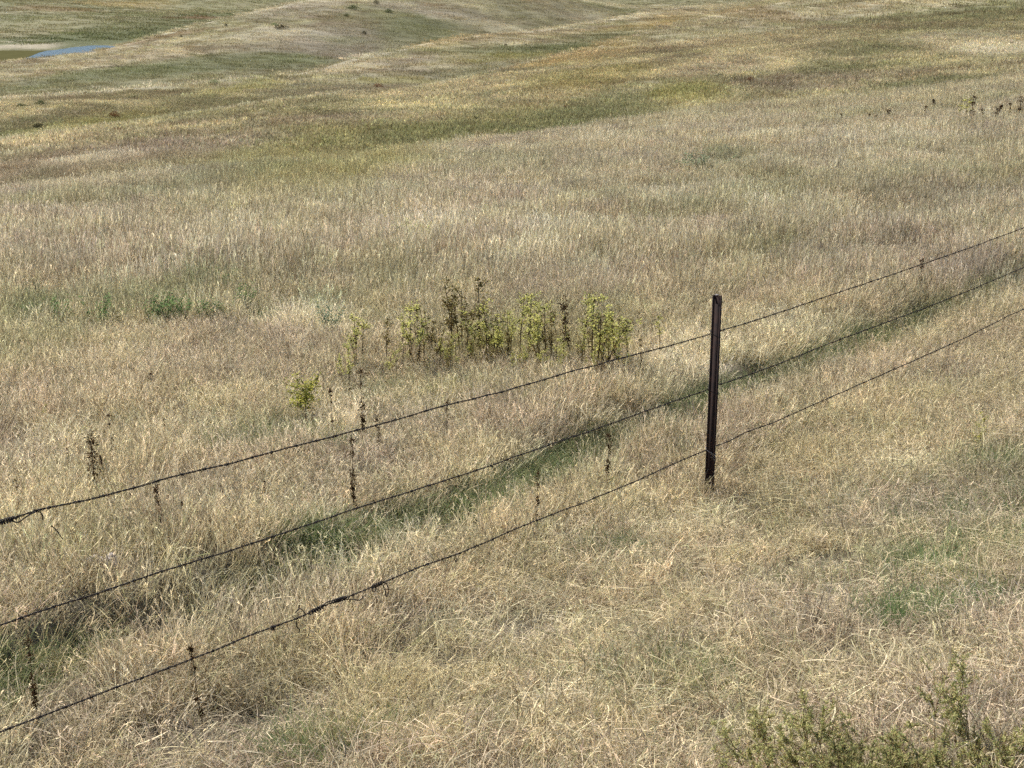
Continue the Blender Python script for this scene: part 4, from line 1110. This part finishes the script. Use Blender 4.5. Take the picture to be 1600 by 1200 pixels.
for j, (u, vb, hpx, wpx, c, lb) in enumerate(BUSH):
    p = cast(u, vb)
    d = math.sqrt(p[0] ** 2 + p[1] ** 2 + (p[2] - CAM_Z) ** 2)
    o = link("bush", BM[c][j % 2], None, p, None, lb, "bush", "small bushes dotted over the hills")
    sz = wpx * d / FPX / 1.25; o.scale = (sz, sz, hpx * d / FPX); o.rotation_euler = (0, 0, j * 1.7)

# ------------------------------------------------------------------ the feathery shrubs at the lower right
def shrub(u, vb, width, height, seed, label, tone):
    p = cast(u, vb)
    g = np.random.default_rng(seed)
    o = bpy.data.objects.new("shrub", None); scene.collection.objects.link(o); o.location = p
    o['label'] = label; o['category'] = "shrub"
    sb, lb = Buf(), Buf()
    def twig(p0, d, L_, r0, lvl):
        n = 7; P = [p0]; dd = d / np.linalg.norm(d)
        for k in range(n - 1):
            dd = dd + g.normal(0, .13, 3) + [0, 0, .05]; dd /= np.linalg.norm(dd); P.append(P[-1] + dd * L_ / (n - 1))
        P = np.array(P); v_, f_ = tube(P, np.linspace(r0, r0 * .35, n), 4)
        sb.add(v_, f_, lin(122, 98, 66) * g.uniform(.5, 1.3))
        if lvl < 2:
            for k in range(7 if lvl == 0 else 3):
                i = g.integers(1, n); sd = dd + g.normal(0, .65, 3); sd[2] = abs(sd[2]) * .8
                twig(P[i], sd, L_ * g.uniform(.3, .55), r0 * .55, lvl + 1)
        for k in range(int(40 * (1 if lvl else .6))):
            q = g.uniform(.2, 1) * (n - 1); i = min(int(q), n - 2); pp = P[i] + (P[i + 1] - P[i]) * (q - i)
            dl = dd * .8 + g.normal(0, .7, 3)
            y_ = g.random()
            c = lin(190, 184, 124) if y_ < .45 else lin(152, 156, 100) if y_ < .75 else lin(180, 158, 118) if y_ < .92 else lin(120, 106, 72)
            leaf(lb, pp, dl, g.uniform(.008, .018), g.uniform(.0022, .0042), g, c * tone * g.uniform(.7, 1.25))
    for k in range(14):
        a = g.random() * 6.28; r_ = g.uniform(0, .45) * width
        up = g.uniform(.55, 1.0)
        twig(np.array([math.cos(a) * r_ * .6, math.sin(a) * r_ * .6, -.02]), np.array([math.cos(a) * width * .5 * g.random() / height * 1.6, math.sin(a) * width * .5 * g.random() / height * 1.6, 1.0]), height * up, .0026, 0)
    link("branches", sb.mesh("branches", MAT_STEM), o); link("foliage", lb.mesh("foliage", MAT_LEAF), o)
shrub(1270, 1240, .44, .27, 701, "feathery olive shrub with bare twig tips at the bottom right, the left one of two", 1.15)
shrub(1490, 1250, .46, .29, 702, "denser green feathery shrub in the bottom right corner", 1.12)
shrub(1385, 1275, .36, .24, 703, "low brownish shrub squeezed between the two feathery shrubs at the bottom edge", .95)

# ------------------------------------------------------------------ stones
def stone(u, v, size, n, seed, label):
    p = cast(u, v); g = np.random.default_rng(seed)
    import bmesh
    bm = bmesh.new(); bmesh.ops.create_icosphere(bm, subdivisions=3, radius=1)
    for vt in bm.verts:
        c = vt.co; k = 1 + .25 * float(vnoise(c.x * 1.6 + seed, c.y * 1.6 + c.z, seed)) + .08 * float(vnoise(c.x * 5, c.y * 5 + c.z * 4, seed + 1))
        vt.co = Vector((c.x * size[0] * k, c.y * size[1] * k, max(c.z, -.4) * size[2] * k))
    me = bpy.data.meshes.new("stone"); bm.to_mesh(me); bm.free(); me.materials.append(MAT_STONE)
    o = link("stone", me, None, (p[0], p[1], p[2] + size[2] * .8), None, label, "stone"); o.rotation_euler = (0, 0, seed)
stone(148, 891, (.06, .035, .045), 1, 1, "pale pinkish stone half hidden in grass between the upper wires, the left one")
stone(174, 887, (.05, .03, .04), 1, 2, "pale stone half hidden in grass between the upper wires, the right one")
stone(367, 946, (.03, .022, .025), 1, 4, "small whitish stone at the foot of the furrow's green grass")
